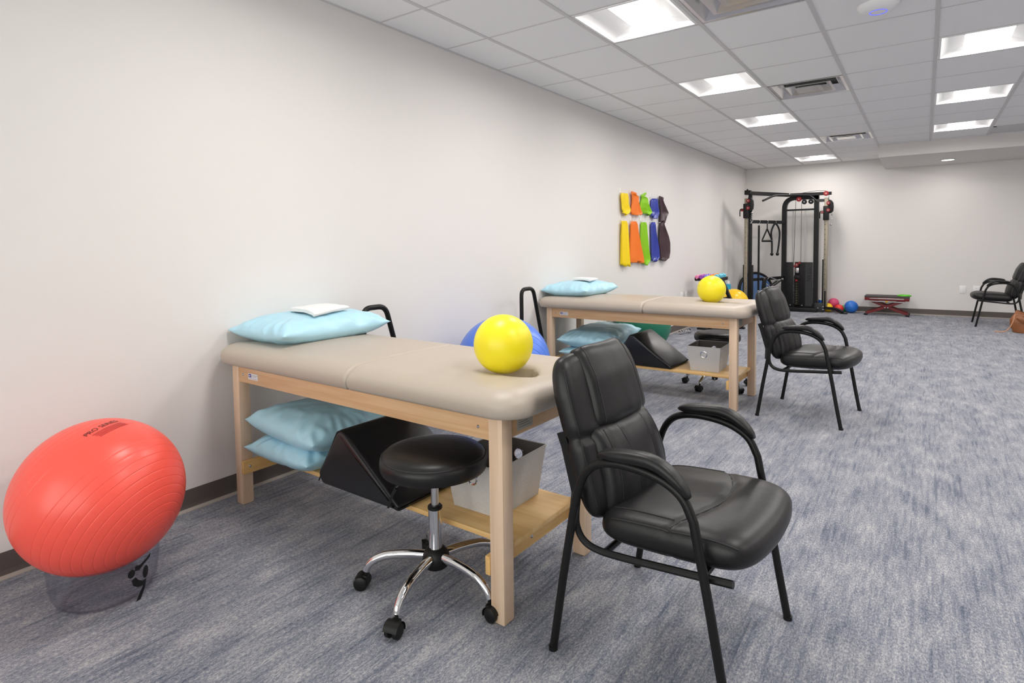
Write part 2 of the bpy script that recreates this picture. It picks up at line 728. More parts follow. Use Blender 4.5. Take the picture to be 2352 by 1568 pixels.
GX, GY, T = 0.3786, 2.5495, 0.6096
xs = [0.0] + [GX + T * k for k in range(10) if GX + T * k < XR - .05] + [XR]
ys = sorted([YF] + [GY + T * k for k in range(-9, 16) if YF < GY + T * k < YB - .05] + [YB])


def cell(xi, yi):
    return GX + T * xi, GY + T * yi


LIGHTS = [(1, j) for j in (-2, 1, 4, 7, 10, 13)] + [(4, j) for j in (-2, 1, 4, 7, 10)] + [(7, j) for j in (-2, 1, 4, 7, 10)]  # the rightmost row is unseen, added to brighten the room
VENTS = [(2, 1), (2, 5), (2, 10)]
GRILLES = [(5, 11)]
TAKEN = set(LIGHTS + VENTS + GRILLES)
SOF_X, SOF_Y, SOF_Z = 2.215, 9.975, 2.408

tile_cache = {}
for a, b in zip(xs[:-1], xs[1:]):
    for c, d in zip(ys[:-1], ys[1:]):
        key = (round((a - GX) / T), round((c - GY) / T)) if a > 0 else (-1, round((c - GY) / T))
        if a > 0 and key in TAKEN:
            continue
        if a >= SOF_X - .1 and c >= SOF_Y + .1:
            continue
        d2 = d
        if a >= SOF_X - .1 and d > SOF_Y:
            d2 = SOF_Y
        w, l = b - a - 0.016, d2 - c - 0.010
        ck = (round(w, 3), round(l, 3))
        if ck not in tile_cache:
            t = obj('ceiling_tile', box(BM(), (0, 0, 0), (w, l, 0.016), 0.003, seg=1), 'tile', ceiling, smooth=0)
            tile_cache[ck] = t
        else:
            t = inst('ceiling_tile', tile_cache[ck], ceiling)
        t.location = ((a + b) / 2, (c + d2) / 2, CH + 0.010)
# runners along the room and cross tees
for x in xs[1:-1]:
    y1 = SOF_Y if x > SOF_X else YB
    obj('runner', bx(x - .012, x + .012, YF, y1, CH - .003, CH + .03), 'tbar', ceiling, smooth=0)
for y in ys[1:-1]:
    x1 = XR if y < SOF_Y else SOF_X
    obj('cross_tee', bx(0, x1, y - .007, y + .007, CH + .001, CH + .03), 'tbar', ceiling, smooth=0)
obj('wall_angle', bx(0, .02, YF, YB, CH - .002, CH + .002), 'tbar', ceiling, smooth=0)
obj('wall_angle', bx(0, SOF_X, YB - .02, YB, CH - .002, CH + .002), 'tbar', ceiling, smooth=0)

sof = struct(obj('trim_1', bx(SOF_X, XR, SOF_Y, YB, SOF_Z, CH + .2), 'soffit', smooth=0), 'dropped drywall soffit above the far right corner')


def cove(name, P, nrm):
    """vinyl cove base with a thin toe coloured paler for the light on it; P start/end on the wall line, nrm into the room"""
    a, b = Vector(P[0]), Vector(P[1])
    n = Vector(nrm)
    bm = BM()
    prof = [(0, 0.098), (0.003, 0.098), (0.004, 0.03), (0.006, 0.016), (0.010, 0.010), (0.010, 0.0), (0, 0)]
    A = [bm.verts.new(a + n * q + Vector((0, 0, z))) for q, z in prof]
    Bv = [bm.verts.new(b + n * q + Vector((0, 0, z))) for q, z in prof]
    for k in range(len(prof)):
        k2 = (k + 1) % len(prof)
        bm.faces.new((A[k], A[k2], Bv[k2], Bv[k]))
    bm.faces.new(A)
    bm.faces.new(Bv[::-1])
    o = struct(obj(name, bm, 'cove', smooth=0), 'brown grey vinyl cove base')
    bm = BM()
    prof = [(0.004, 0.016), (0.012, 0.010), (0.018, 0.003), (0.018, 0), (0.004, 0)]
    A = [bm.verts.new(a + n * q + Vector((0, 0, z))) for q, z in prof]
    Bv = [bm.verts.new(b + n * q + Vector((0, 0, z))) for q, z in prof]
    for k in range(len(prof)):
        k2 = (k + 1) % len(prof)
        bm.faces.new((A[k], A[k2], Bv[k2], Bv[k]))
    obj('toe', bm, 'cove_toe_lit', o, smooth=0)['label'] = 'toe strip along the carpet, coloured paler as if lit'


cove('baseboard_left', ((0, YF, 0), (0, YB, 0)), (1, 0, 0))
cove('baseboard_back', ((0, YB, 0), (XR, YB, 0)), (0, -1, 0))
cove('baseboard_right', ((XR, YF, 0), (XR, YB, 0)), (-1, 0, 0))

# ------------------------------------------------------------------ ceiling fittings
h = T / 2


def make_light():
    root = thing('ceiling_light', 'lit', 'light', (0, 0, CH))
    bm = BM()
    # frame flange
    e = h - .014
    for s in (-1, 1):
        bx(-e, e, s * (e - .008) - .008, s * (e - .008) + .008, -.001, .006, 0, bm)
        bx(s * (e - .008) - .008, s * (e - .008) + .008, -e, e, -.001, .006, 0, bm)
    obj('frame', bm, 'fixture', root, smooth=0)
    xi, zi = .135, .066
    for s in (-1, 1):
        bm = BM()

        def f(u, v):
            q = 1 - u
            x = s * (xi + (e - .012 - xi) * u)
            z = zi * (q ** 0.75) + 0.004
            yy = (v * 2 - 1) * (e - .012)
            return (x, yy, z)
        grid(bm, 10, 1, f)
        obj('wing', bm, 'fixture', root, smooth=180)
        bm = BM()
        yo = e - .012

        def g(u, v):
            x = (u * 2 - 1) * yo
            dz = zi if abs(x) < xi else zi * (1 - (abs(x) - xi) / (yo - xi)) ** .75
            return (x, s * (yo - .040 * v ** 1.4 * (dz / zi)), 0.004 + dz * v)
        grid(bm, 24, 6, g)
        obj('end_reflector', bm, 'fixture', root, smooth=180)
    bm = BM()

    def ln(u, v):
        a = (u * 2 - 1)
        return (a * xi, (v * 2 - 1) * (e - .03), zi + .002 - .020 * (1 - a * a))
    grid(bm, 12, 1, ln)
    obj('lens', bm, 'lens', root, smooth=180)
    ld = bpy.data.lights.new('troffer_lamp', 'AREA')
    ld.shape = 'RECTANGLE'
    ld.size, ld.size_y = 2 * xi - .01, 2 * e - .05
    ld.energy = LAMP_W
    ld.color = (1.0, 0.955, 0.915)
    lo = bpy.data.objects.new('troffer_lamp', ld)
    COL.objects.link(lo)
    lo.parent = root
    lo.location = (0, 0, .034)
    return root


LN = {(1, 1): 'square ceiling light at the top edge, largest and nearest of the left row',
      (1, 4): 'second square ceiling light of the left row, left of the near open metal diffuser',
      (1, 7): 'third square ceiling light along the left row',
      (1, 10): 'fourth square ceiling light of the left row, left of the far metal diffuser',
      (1, 13): 'farthest and smallest square ceiling light of the left row',
      (4, 4): 'nearest square ceiling light of the right row, cut by the photo edge',
      (4, 7): 'middle square ceiling light of the right row',
      (4, 10): 'right row square ceiling light just before the dropped soffit'}
lt = make_light()
first = True
for xi, yi in LIGHTS:
    x, y = cell(xi, yi)
    lab = LN.get((xi, yi), 'square ceiling light of the %s row outside the frame, %s' % ({1: 'left', 4: 'right', 7: 'added third'}[xi], {-2: 'above the camera side', 1: 'just past the top edge', 4: 'level with second left one', 7: 'level with third left one', 10: 'level with fourth left one'}.get(yi, '')))
    if first:
        lt.location = (x + h, y + h, CH)
        lt['label'] = lab
        lt['group'] = 'square ceiling lights'
        first = False
    else:
        dup(lt, (x + h, y + h, CH), 0, lab, 'square ceiling lights')


def make_vent():
    root = thing('air_diffuser', 'v', 'vent', (0, 0, CH))
    e = h - .014
    # three nested frames stepping down from a dark throat
    obj('throat', bx(-e + .01, e - .01, -e + .01, e - .01, .075, .085), 'ductdark', root, smooth=0)
    for k, (a, z0, a2, z1) in enumerate([(e, 0.0, e - .075, .055), (e - .10, -.004, e - .16, .045), (e - .185, -.006, e - .235, .035)]):
        bm = BM()
        q = [(-1, -1), (1, -1), (1, 1), (-1, 1)]
        for (r0, h0, r1, h1) in ((a, z0, a - .022, z0), (a - .022, z0, a2, z1), (a2, z1, a2 - .004, z1 + .003), (a2 - .004, z1 + .003, a - .022, z0 + .004)):
            A = [bm.verts.new((i * r0, j * r0, h0)) for i, j in q]
            Bv = [bm.verts.new((i * r1, j * r1, h1)) for i, j in q]
            for m in range(4):
                bm.faces.new((A[m], A[(m + 1) % 4], Bv[(m + 1) % 4], Bv[m]))
        obj('cone', bm, 'duct', root, smooth=0)
    bm = BM()
    box(bm, (0, 0, .0), (.17, .17, .012), .004)
    obj('centre_plate', bm, 'duct', root, smooth=0)
    return root


vt = make_vent()
for k, (c, lab) in enumerate(zip(VENTS, ['pale square air diffuser at the top edge, beside the nearest left row light',
                                         'open metal air diffuser between second and third left row lights',
                                         'far metal air diffuser near the dropped soffit'])):
    x, y = cell(*c)
    if k == 0:
        vt.location = (x + h, y + h, CH)
        vt['label'] = lab
        vt['group'] = 'supply air diffusers'
    else:
        dup(vt, (x + h, y + h, CH), 0, lab, 'supply air diffusers')

x, y = cell(*GRILLES[0])
gr = thing('return_grille', 'grey slatted return air grille against the dropped soffit', 'vent', (x + h, y + h, CH))
bm = BM()
e = h - .014
for s in (-1, 1):
    bx(-e, e, s * (e - .015) - .015, s * (e - .015) + .015, -.003, .01, 0, bm)
    bx(s * (e - .015) - .015, s * (e - .015) + .015, -e, e, -.003, .01, 0, bm)
obj('frame', bm, 'tbar', gr, smooth=0)
obj('backing', bx(-e, e, -e, e, .06, .07), 'ductdark', gr, smooth=0)
sl = None
for k in range(22):
    yy = -e + .04 + k * (2 * e - .08) / 21
    if sl is None:
        sl = obj('louvre', box(BM(), (0, 0, 0), (2 * e - .05, .003, .03), rot=Matrix.Rotation(.7, 4, 'X')), 'tbar', gr, smooth=0, loc=(0, yy, .012))
    else:
        inst('louvre', sl, gr, (0, yy, .012))

ap = thing('access_point', 'round white wireless dome with a blue light ring on the ceiling', 'router', (2.53, 4.09, CH + .001))
bm = BM()
lathe(bm, [(0, -.043), (.03, -.043), (.055, -.041), (.08, -.033), (.1, -.02), (.108, -.008), (.108, 0), (0, 0)], 48)
obj('dome', bm, 'white', ap, smooth=60)
bm = BM()
torus(bm, .044, .0022, (0, 0, -.0425), seg=40, s2=6)
obj('light_ring', bm, 'ringblue', ap)['label'] = 'glowing blue ring'

dl = thing('downlight', 'small round recessed downlight in the soffit', 'light', (3.04, 10.93, SOF_Z))
bm = BM()
lathe(bm, [(.075, 0), (.105, 0), (.108, -.004), (.1, -.008), (.078, -.006), (.075, 0)], 36)
obj('trim_ring', bm, 'satin', dl)
bm = BM()
cyl(bm, .076, .004, (0, 0, -.003), seg=36)
obj('lens', bm, 'lens', dl)
ld = bpy.data.lights.new('downlight_lamp', 'AREA')
ld.shape = 'DISK'
ld.size = .14
ld.energy = 3.8
ld.color = (1.0, 0.955, 0.915)
lo = bpy.data.objects.new('downlight_lamp', ld)
COL.objects.link(lo)
lo.parent = dl
lo.location = (0, 0, -.0085)

# ------------------------------------------------------------------ wall plates


def plate(name, label, cat, loc, w, rz, kind):
    """local x along the wall, -y into the room"""
    t = thing(name, label, cat, loc, rz)
    obj('plate', box(BM(), (0, -.004, 0), (w, .007, .118), .003), 'white', t)
    n = 2 if w > .1 else 1
    for k in range(n):
        cx = 0 if n == 1 else (k - .5) * .046
        if kind == 'outlet':
            o = obj('receptacle', box(BM(), (cx, -.008, 0), (.034, .004, .068), .001), 'white', t, smooth=0)
            bm = BM()
            for zz in (-.018, .018):
                for xx in (-.006, .006):
                    box(bm, (cx + xx, -.0102, zz), (.0022, .001, .008))
            obj('slots', bm, 'ductdark', o, smooth=0)
    return t


plate('wall_outlet', 'double white outlet plate low on the left wall behind the far table', 'outlet', (0, 5.53, .45), .117, pi / 2, 'outlet')
plate('wall_outlet', 'single white outlet plate on the left wall, next to the green ball', 'outlet', (0, 5.72, .45), .075, pi / 2, 'outlet')
plate('wall_outlet', 'double white outlet plate on the left wall above the far table edge', 'outlet', (0, 8.06, .47), .117, pi / 2, 'outlet')
plate('wall_outlet', 'single white outlet plate on the left wall near the dumbbell rack', 'outlet', (0, 8.24, .47), .075, pi / 2, 'outlet')
plate('blank_plate', 'blank white wall plate left of the outlet on the far wall', 'wall plate', (3.288, YB, .432), .082, 0, 'blank')
plate('wall_outlet', 'white outlet plate on the far wall behind the farthest chair seat', 'outlet', (3.457, YB, .436), .082, 0, 'outlet')
plate('wall_outlet', 'white outlet plate beside the left post of the weight tower', 'outlet', (.655, YB, .455), .075, 0, 'outlet')


# ------------------------------------------------------------------ treatment table
def cushion(bm, x0, x1, y0, y1, seam_left, hole=None, zb=.672, zm=.708, zt=.757):
    """upholstered half top with rounded outer corners; optional oval face hole (cx,cy,a,b)"""
    R = .115

    def axis(a, b, n, l0, l1):
        out = []
        for i in range(n + 1):
            t = i / n
            out.append(a + (b - a) * (0.5 - 0.5 * cos(pi * t)) * .5 + (b - a) * t * .5)
        return out
    nx, ny = (88, 64) if hole else (56, 40)
    X, Y = axis(x0, x1, nx, 0, 0), axis(y0, y1, ny, 0, 0)
    out_x = x1 if seam_left else x0
    sgn = 1 if seam_left else -1
    top, bot = {}, {}
    cyy, hy = (y0 + y1) / 2, (y1 - y0) / 2
    for j, y in enumerate(Y):
        for i, x in enumerate(X):
            # distance inwards from the rounded outline
            dx = (out_x - x) * sgn
            dy = hy - abs(y - cyy)
            px, py = x, y
            if dx < R and dy < R:
                qx, qy = R - dx, R - dy
                # map the square corner patch on to the quarter disc
                k = max(qx, qy)
                L = sqrt(qx * qx + qy * qy)
                if L > 1e-9:
                    s_ = k / L
                    nqx, nqy = qx * s_, qy * s_
                    px = x + (qx - nqx) * sgn * -1
                    py = y + (qy - nqy) * (1 if y < cyy else -1)
                    d = R - k
                else:
                    d = R
            else:
                d = min(dx, dy)
            ds = (x - (x0 if seam_left else x1)) * sgn
            t1 = min(1, max(0, d / .078))
            t2 = min(1, max(0, ds / .016))
            f = sqrt(max(0, 1 - (1 - t1) ** 2)) * sqrt(max(0, 1 - (1 - t2) ** 2))
            dome = .012 * min(1, max(0, d / .25)) ** .7
            z = zm + (zt - zm) * f + dome * f
            tb = min(1, max(0, d / .025))
            g = sqrt(max(0, 1 - (1 - tb) ** 2)) * sqrt(max(0, 1 - (1 - min(1, ds / .008)) ** 2))
            zbot = zm - (zm - zb) * g
            if hole:
                cx, cy, a, b = hole
                r = sqrt(((px - cx) / a) ** 2 + ((py - cy) / b) ** 2)
                # soft dish around a deep oval opening
                z -= .020 * math.exp(-max(0, r - 1) * 1.9)
                w = min(1, max(0, (1.06 - r) / .12))
                z -= .075 * (w * w * (3 - 2 * w))
            edge = d < 1e-6 or ds < 1e-6
            v = bm.verts.new((px, py, z))
            top[i, j] = v
            bot[i, j] = v if edge else bm.verts.new((px, py, zbot))
    for j in range(ny):
        for i in range(nx):
            for D, fl in ((top, 0), (bot, 1)):
                q = [D[i, j], D[i + 1, j], D[i + 1, j + 1], D[i, j + 1]]
                if fl:
                    q.reverse()
                try:
                    bm.faces.new(q)
                except ValueError:
                    pass
    return bm


def make_table(loc, rz, label):
    """local origin: floor under the front left leg's front outer corner line; x along the table, y to the back"""
    t = thing('treatment_table', label, 'table', loc, rz, 'treatment tables')
    # local: legs x 0..1.60, y 0..0.57
    Lx, Ly, lw = 1.603, 0.572, .055
    leg = None
    for lx in (0, Lx - lw):
        for ly in (0, Ly - lw):
            if leg is None:
                leg = obj('leg', box(BM(), (lw / 2, lw / 2, .336), (lw, lw, .672), .004), 'maple_z', t, loc=(lx, ly, 0))
            else:
                inst('leg', leg, t, (lx, ly, 0))
    for y in (.004, Ly - .026):
        ra = obj('apron', box(BM(), (Lx / 2, y + .011, .631), (Lx - 2 * lw, .022, .082), .002), 'maple_x', t)
        bm = BM()
        for bxx in (lw + .035, Lx - lw - .045):
            lathe(bm, [(0, -.0035), (.004, -.003), (.006, 0)], 12, (bxx, y + (0 if y < .1 else .022), .628), 'y')
        obj('bolt', bm, 'bolt', ra)
    for x in (.012, Lx - .034):
        obj('end_rail', box(BM(), (x + .011, Ly / 2, .631), (.022, Ly - 2 * lw, .082), .002), 'maple_y', t)
    # shelf supports and shelf
    for x in (lw, Lx - lw - .019):
        s = obj('shelf_support', box(BM(), (x + .0095, Ly / 2, .181), (.019, Ly + .004, .062), .002), 'shelf_wood_y', t)
        bm = BM()
        for yy in (.03, Ly - .03):
            lathe(bm, [(0, .004), (.004, .0035), (.007, 0)], 12, (x + (.019 if x < 1 else .019), yy, .183), 'x')
        lathe(bm, [(0, .005), (.004, .004), (.008, 0)], 12, (x + .019, Ly / 2 - .05, .183), 'x')
        obj('bolt', bm, 'bolt', s)
    obj('shelf', box(BM(), (Lx / 2, Ly / 2 + .005, .222), (Lx - .05, Ly - .165, .019), .002), 'shelf_wood', t)
    obj('head_cushion', cushion(BM(), -.098, .905, -.05, Ly + .05, False), 'vinyl', t, smooth=180)
    obj('foot_cushion', cushion(BM(), .905, 1.69, -.05, Ly + .05, True, hole=(1.435, .262, .112, .062)), 'vinyl', t, smooth=180)
    # maker's label on the front apron, and the care label on the end rail
    s = obj('label_sticker', bx(.135, .213, .0025, .004, .612, .640), 'sticker', t, smooth=0)
    s['label'] = 'small white maker label'
    bm = BM()
    bx(.140, .160, .0018, .0026, .622, .637, 0, bm)
    obj('mark', bm, 'sticker_blue', s, smooth=0)
    bm = BM()
    cyl(bm, .004, .001, (.150, .0014, .6295), 'y', 12)
    obj('dot', bm, 'sticker', s, smooth=0)
    bm = BM()
    bx(.165, .207, .0018, .0026, .631, .634, 0, bm)
    bx(.165, .200, .0018, .0026, .625, .627, 0, bm)
    bx(.142, .205, .0018, .0026, .616, .618, 0, bm)
    obj('print', bm, 'sticker_grey', s, smooth=0)
    s = obj('care_label', bx(Lx - .0115, Lx - .0105, .095, .185, .603, .655), 'sticker_metal', t, smooth=0)
    bm = BM()
    for k in range(5):
        bx(Lx - .0106, Lx - .0100, .105, .175 - .01 * (k % 3), .613 + k * .008, .6145 + k * .008, 0, bm)
    obj('print', bm, 'basket_in', s, smooth=0)
    return t


RZ1 = radians(-1.2)
t1 = make_table((.107, 1.481, 0), RZ1, 'taupe treatment table in front, with a wooden frame and loaded lower shelf')
t2 = dup(t1, (.093, 4.318, 0), radians(-0.6), 'taupe treatment table farther back, below the coloured bands on the wall')


# ------------------------------------------------------------------ chairs
def make_chair(label, loc, rz):
    t = thing('guest_chair', label, 'chair', loc, rz, 'black guest chairs')
    HW = .283
    prof = [(.027, 0), (.065, .235), (.100, .43), (.116, .50), (.136, .553), (.165, .588), (.205, .606), (.26, .613), (.33, .608), (.385, .592),
            (.428, .562), (.455, .51), (.475, .41), (.500, .28), (.525, .14), (.552, 0)]
    for s in (-1, 1):
        bm = BM()
        P = [Vector((a, s * HW, z)) for a, z in prof]
        pts = [P[0], P[1], P[2]] + smooth_path(P[2:12], 4)[1:] + P[12:]
        tube(bm, pts, .0122, 12)
        f = obj('side_frame', bm, 'powder', t)
        for a in (.027, .552):
            obj('foot_cap', cyl(BM(), .0138, .012, (a, s * HW, .006), seg=14), 'plastic', f)
        # seat rail: welded along the back upright, looping forward under the seat
        bm = BM()
        tube(bm, smooth_path([(.105, s * (HW - .022), .50), (.096, s * (HW - .024), .43), (.098, s * (HW - .026), .385), (.120, s * (HW - .028), .350), (.165, s * (HW - .03), .335),
                              (.25, s * (HW - .03), .338), (.40, s * (HW - .03), .352), (.545, s * (HW - .03), .366)], 6), .0105, 10)
        obj('seat_rail', bm, 'powder', t)
        # arm pad
        bm = BM()

        def mid(u, v, s=s):
            a = .185 + (v + 1) / 2 * .262
            q = (v + 1) / 2
            z = .630 + .012 * sin(q * pi * .8) - .068 * max(0, (q - .5) * 2) ** 2.2
            return (a, s * HW + u * .025, z)

        def nr(u, v):
            q = (v + 1) / 2
            k = .55 * max(0, (q - .5) * 2) ** 1.3
            return Vector((k, 0, 1)).normalized()
        pad(bm, 8, 18, mid, nr, lambda u, v: .036, corner=.9, pw=3, q=.5)
        obj('armrest', bm, 'leather', t, smooth=180)
        # flat bar holding the back
        bm = BM()
        tube(bm, [(.062, s * .215, .640), (.078, s * .215, .60), (.118, s * .222, .47), (.125, s * .25, .40)], 1, prof=[(-.004, -.014), (.004, -.014), (.004, .014), (-.004, .014)])
        bmesh.ops.translate(bm, vec=(-.045, 0, 0), verts=bm.verts)
        obj('back_bracket', bm, 'powder', t, smooth=0)
    for a, z in ((.19, .338), (.47, .362)):
        bm = BM()
        tube(bm, [(a, -HW + .03, z), (a, HW - .03, z)], .010, 8)
        obj('cross_bar', bm, 'powder', t)
    # ---- seat
    def seam(bm, surf, uvs, r=.0019):
        tube(bm, [surf(a, b, .0006) for a, b in uvs], r, 6)

    def line(a, b, n=14, bow=0.0):
        return [(a[0] + (b[0] - a[0]) * k / n + bow * sin(pi * k / n), a[1] + (b[1] - a[1]) * k / n) for k in range(n + 1)]
    bm = BM()

    def smid(u, v):
        q = (v + 1) / 2
        a = .145 + q * (.458 - .035 * u * u)
        z = .398 + .022 * q - .012 * max(0, (q - .75) * 4) ** 2 * .6
        return (a, u * .250, z)

    def sth(u, v):
        t_ = .112 + .016 * (1 - v * v)
        # crease across the seat, and a tucked pleat along the rear flanks
        vc = .32 - .30 * u * u
        t_ -= .012 * math.exp(-((v - vc) / .035) ** 2)
        return t_
    ss = pad(bm, 40, 52, smid, lambda u, v: Vector((.18 * max(0, v), 0, 1)).normalized(), sth, corner=.35, pw=6, q=.42, amp=(1.0, .9))
    seat = obj('seat', bm, 'leather', t, smooth=180)
    bm = BM()
    seam(bm, ss, [(u_, .32 - .30 * u_ * u_ - .012) for u_ in [k / 14 * 1.84 - .92 for k in range(15)]], .0024)
    for q_ in (-1, 1):
        seam(bm, ss, line((q_ * .955, .10), (q_ * .93, .90), 16))
        seam(bm, ss, line((q_ * .80, -.80), (q_ * .83, .05), 14))
        seam(bm, ss, line((q_ * .955, -.80), (q_ * .955, .06), 14))
    obj('seam', bm, 'leather_seam', seat)

    # ---- back
    def brear(z):
        return .108 - (z - .40) * .305

    def bmid(u, v):
        q = (v + 1) / 2
        z = .392 + q * .478
        w = .236 - .016 * max(0, q - .75) * 4 - .006 * math.exp(-((z - .628) / .02) ** 2)
        a = brear(z) + .040 - .026 * u * u * .6
        return (a, u * w, z)
    nb = Vector((1, 0, .3)).normalized()

    def bth(u, v):
        z = .392 + (v + 1) / 2 * .478
        t_ = .080 + .020 * abs(u) ** 3
        return t_ * (1 - .34 * math.exp(-((z - .628 + .02 * (1 - abs(u))) / .010) ** 2) * min(1, abs(u) * 1.6))
    bm = BM()
    bs_ = pad(bm, 32, 60, bmid, lambda u, v: nb, bth, corner=.30, pw=6, q=.42)
    back = obj('backrest', bm, 'leather', t, smooth=180)
    # raised head panel, wrapped over the top
    bm = BM()

    def hmid(u, v):
        q = (v + 1) / 2
        z = .640 + q * .240
        return (brear(z) + .072 - .024 * max(0, q - .6) * 2.5 - .014 * u * u, u * (.142 + .012 * (1 - q)), z)
    hs = pad(bm, 24, 24, hmid, lambda u, v: Vector((1, 0, .3 + .5 * max(0, v))).normalized(), lambda u, v: .088 + .0015 * sin(u * 11) * (1 - v), corner=.22, pw=7, q=.45)
    hd = obj('head_panel', bm, 'leather', back, smooth=180)
    bm = BM()
    bm.free()
    for q_ in (-1, 1):
        bm = BM()
        seam(bm, hs, line((q_ * .83, -.86), (q_ * .83, .93), 18))
        obj('seam', bm, 'leather_seam', hd)
    # lumbar cushion
    bm = BM()

    def lmid(u, v):
        q = (v + 1) / 2
        z = .400 + q * .258
        return (brear(z) + .066 + .026 * sin(q * pi) - .020 * u * u, u * (.190 - .012 * q), z)

    def lth(u, v):
        t_ = .088 + .0028 * sin(u * 16 + v * 2.2) * (1 - v * v) * abs(u) ** .5
        for c_ in (-.36, .36):
            t_ -= .010 * math.exp(-((u - c_ * (1 + .25 * v)) / .045) ** 2)
        for c_ in (-.80, .80):
            t_ -= .012 * math.exp(-((u - c_) / .05) ** 2)
        return t_
    ls_ = pad(bm, 48, 30, lmid, lambda u, v: nb, lth, corner=.20, pw=7, q=.45)
    lm_ = obj('lumbar_panel', bm, 'leather', back, smooth=180)
    bm = BM()
    for q_ in (-1, 1):
        bm = BM()
        seam(bm, ls_, [(q_ * .36 * (1 + .25 * w_), w_) for w_ in [k / 14 * 1.7 - .85 for k in range(15)]], .0016)
        obj('seam', bm, 'leather_seam', lm_)
        bm = BM()
        seam(bm, ls_, line((q_ * .80, -.86), (q_ * .80, .86), 14), .0016)
        obj('seam', bm, 'leather_seam', lm_)
    for q_ in (-1, 1):
        for a_, b_ in ((.02, .86), (-.86, -.06)):
            bm = BM()
            seam(bm, bs_, line((q_ * .955, a_), (q_ * .955, b_), 16), .0018)
            obj('seam', bm, 'leather_seam', back)
    return t


c1 = make_chair('black padded guest chair in the foreground, right of the nearest table', (1.876, 1.732, 0), radians(-2.8))
c2 = dup(c1, (1.842, 4.572, 0), radians(-6.0), 'black padded guest chair at the end of the farther treatment table')
c3 = dup(c1, (3.935, 10.66, 0), radians(181), 'black padded guest chair by the far wall, facing left, cut by the photo edge')


# ------------------------------------------------------------------ stools
def make_stool(loc, rz, label, dz=0.0):
    t = thing('rolling_stool', label, 'stool', loc, rz, 'rolling stools')
    bm = BM()
    zb, zt, R = .436 + dz, .512 + dz, .186
    lathe(bm, [(0, zb), (R - .02, zb), (R - .006, zb + .004), (R, zb + .016), (R + .001, zb + .036), (R - .002, zb + .050), (R - .007, zb + .0535), (R - .009, zb + .058),
               (R - .02, zb + .068), (R - .05, zt - .002), (R - .1, zt + .002), (0, zt + .004)], 56)
    seat = obj('seat', bm, 'leather', t, smooth=60)
    bm = BM()
    torus(bm, R - .0062, .0028, (0, 0, zb + .0535), seg=56, s2=6)
    obj('piping', bm, 'leather_seam', seat)
    bm = BM()
    cyl(bm, .06, .02, (0, 0, zb - .011), seg=24)
    box(bm, (0, 0, zb - .012), (.16, .12, .012), .003)
    obj('seat_plate', bm, 'plastic', t)
    bm = BM()
    cyl(bm, .0135, .13 + dz, (0, 0, .36 + dz / 2), seg=20)
    obj('gas_piston', bm, 'satin', t)
    bm = BM()
    lathe(bm, [(0, .145), (.0235, .145), (.0235, .296), (0, .296)], 24)
    obj('column', bm, 'chrome', t)
    bm = BM()
    cyl(bm, .0255, .016, (0, 0, .300), seg=24, bev=.004)
    obj('collar', bm, 'plastic', t)
    bm = BM()
    lathe(bm, [(0, .084), (.03, .084), (.042, .092), (.048, .11), (.046, .135), (.034, .152), (.026, .156), (0, .156)], 32)
    obj('hub', bm, 'plastic', t, smooth=60)
    bm = BM()
    tube(bm, [(.05, .004, zb - .016), (.10, .010, zb - .038), (.138, .014, zb - .070)], .0045, 8)
    lv = obj('lever', bm, 'plastic', t)
    bm = BM()
    tube(bm, [(.132, .013, zb - .064), (.146, .015, zb - .088), (.160, .017, zb - .130)], 1, prof=[(-.004, -.013), (.004, -.013), (.004, .013), (-.004, .013)])
    obj('lever_paddle', bm, 'plastic', lv, smooth=60)
    lg = cs = None
    for k in range(5):
        a = 2 * pi * k / 5
        if lg is None:
            bm = BM()
            P = smooth_path([(.036, 0, .128), (.10, 0, .130), (.17, 0, .124), (.215, 0, .108), (.242, 0, .086), (.252, 0, .066)], 5)
            tube(bm, P, [.0165 - .004 * i / len(P) for i in range(len(P))], 14)
            lg = obj('leg', bm, 'chrome', t, rot=(0, 0, a))
            bm = BM()
            cyl(bm, .006, .03, (.252, 0, .055), seg=10)
            for s in (-1, 1):
                lathe(bm, [(0, -.010), (.018, -.010), (.0245, -.006), (.0245, .006), (.018, .010), (0, .010)], 22, (.268, s * .0145, .0248), 'y')
            # hood over the wheels
            V = grid(bm, 10, 1, lambda u, v: (.268 + .0275 * cos(radians(200 - 190 * u)), (v * 2 - 1) * .0245, .0255 + .0275 * sin(radians(200 - 190 * u))))
            box(bm, (.258, 0, .044), (.026, .03, .016), .004)
            cs = obj('caster', bm, 'plastic', t, rot=(0, 0, a))
        else:
            inst('leg', lg, t, rot=(0, 0, a))
            inst('caster', cs, t, rot=(0, 0, a))
    return t


s1 = make_stool((1.392, 1.478, 0), radians(-148.7), 'round black rolling stool with chrome star base, partly under the front table')
s2 = make_stool((1.365, 4.985, 0), radians(-106), 'round black rolling stool behind the farther table, seen through its frame', -.044)
s1['group'] = s2['group'] = 'rolling stools'


# ------------------------------------------------------------------ pillows and towels
def pillow_h(u, v, Tk):
    return Tk * (max(0, 1 - abs(u) ** 3.6) ** .55) * (max(0, 1 - abs(v) ** 3.6) ** .55)


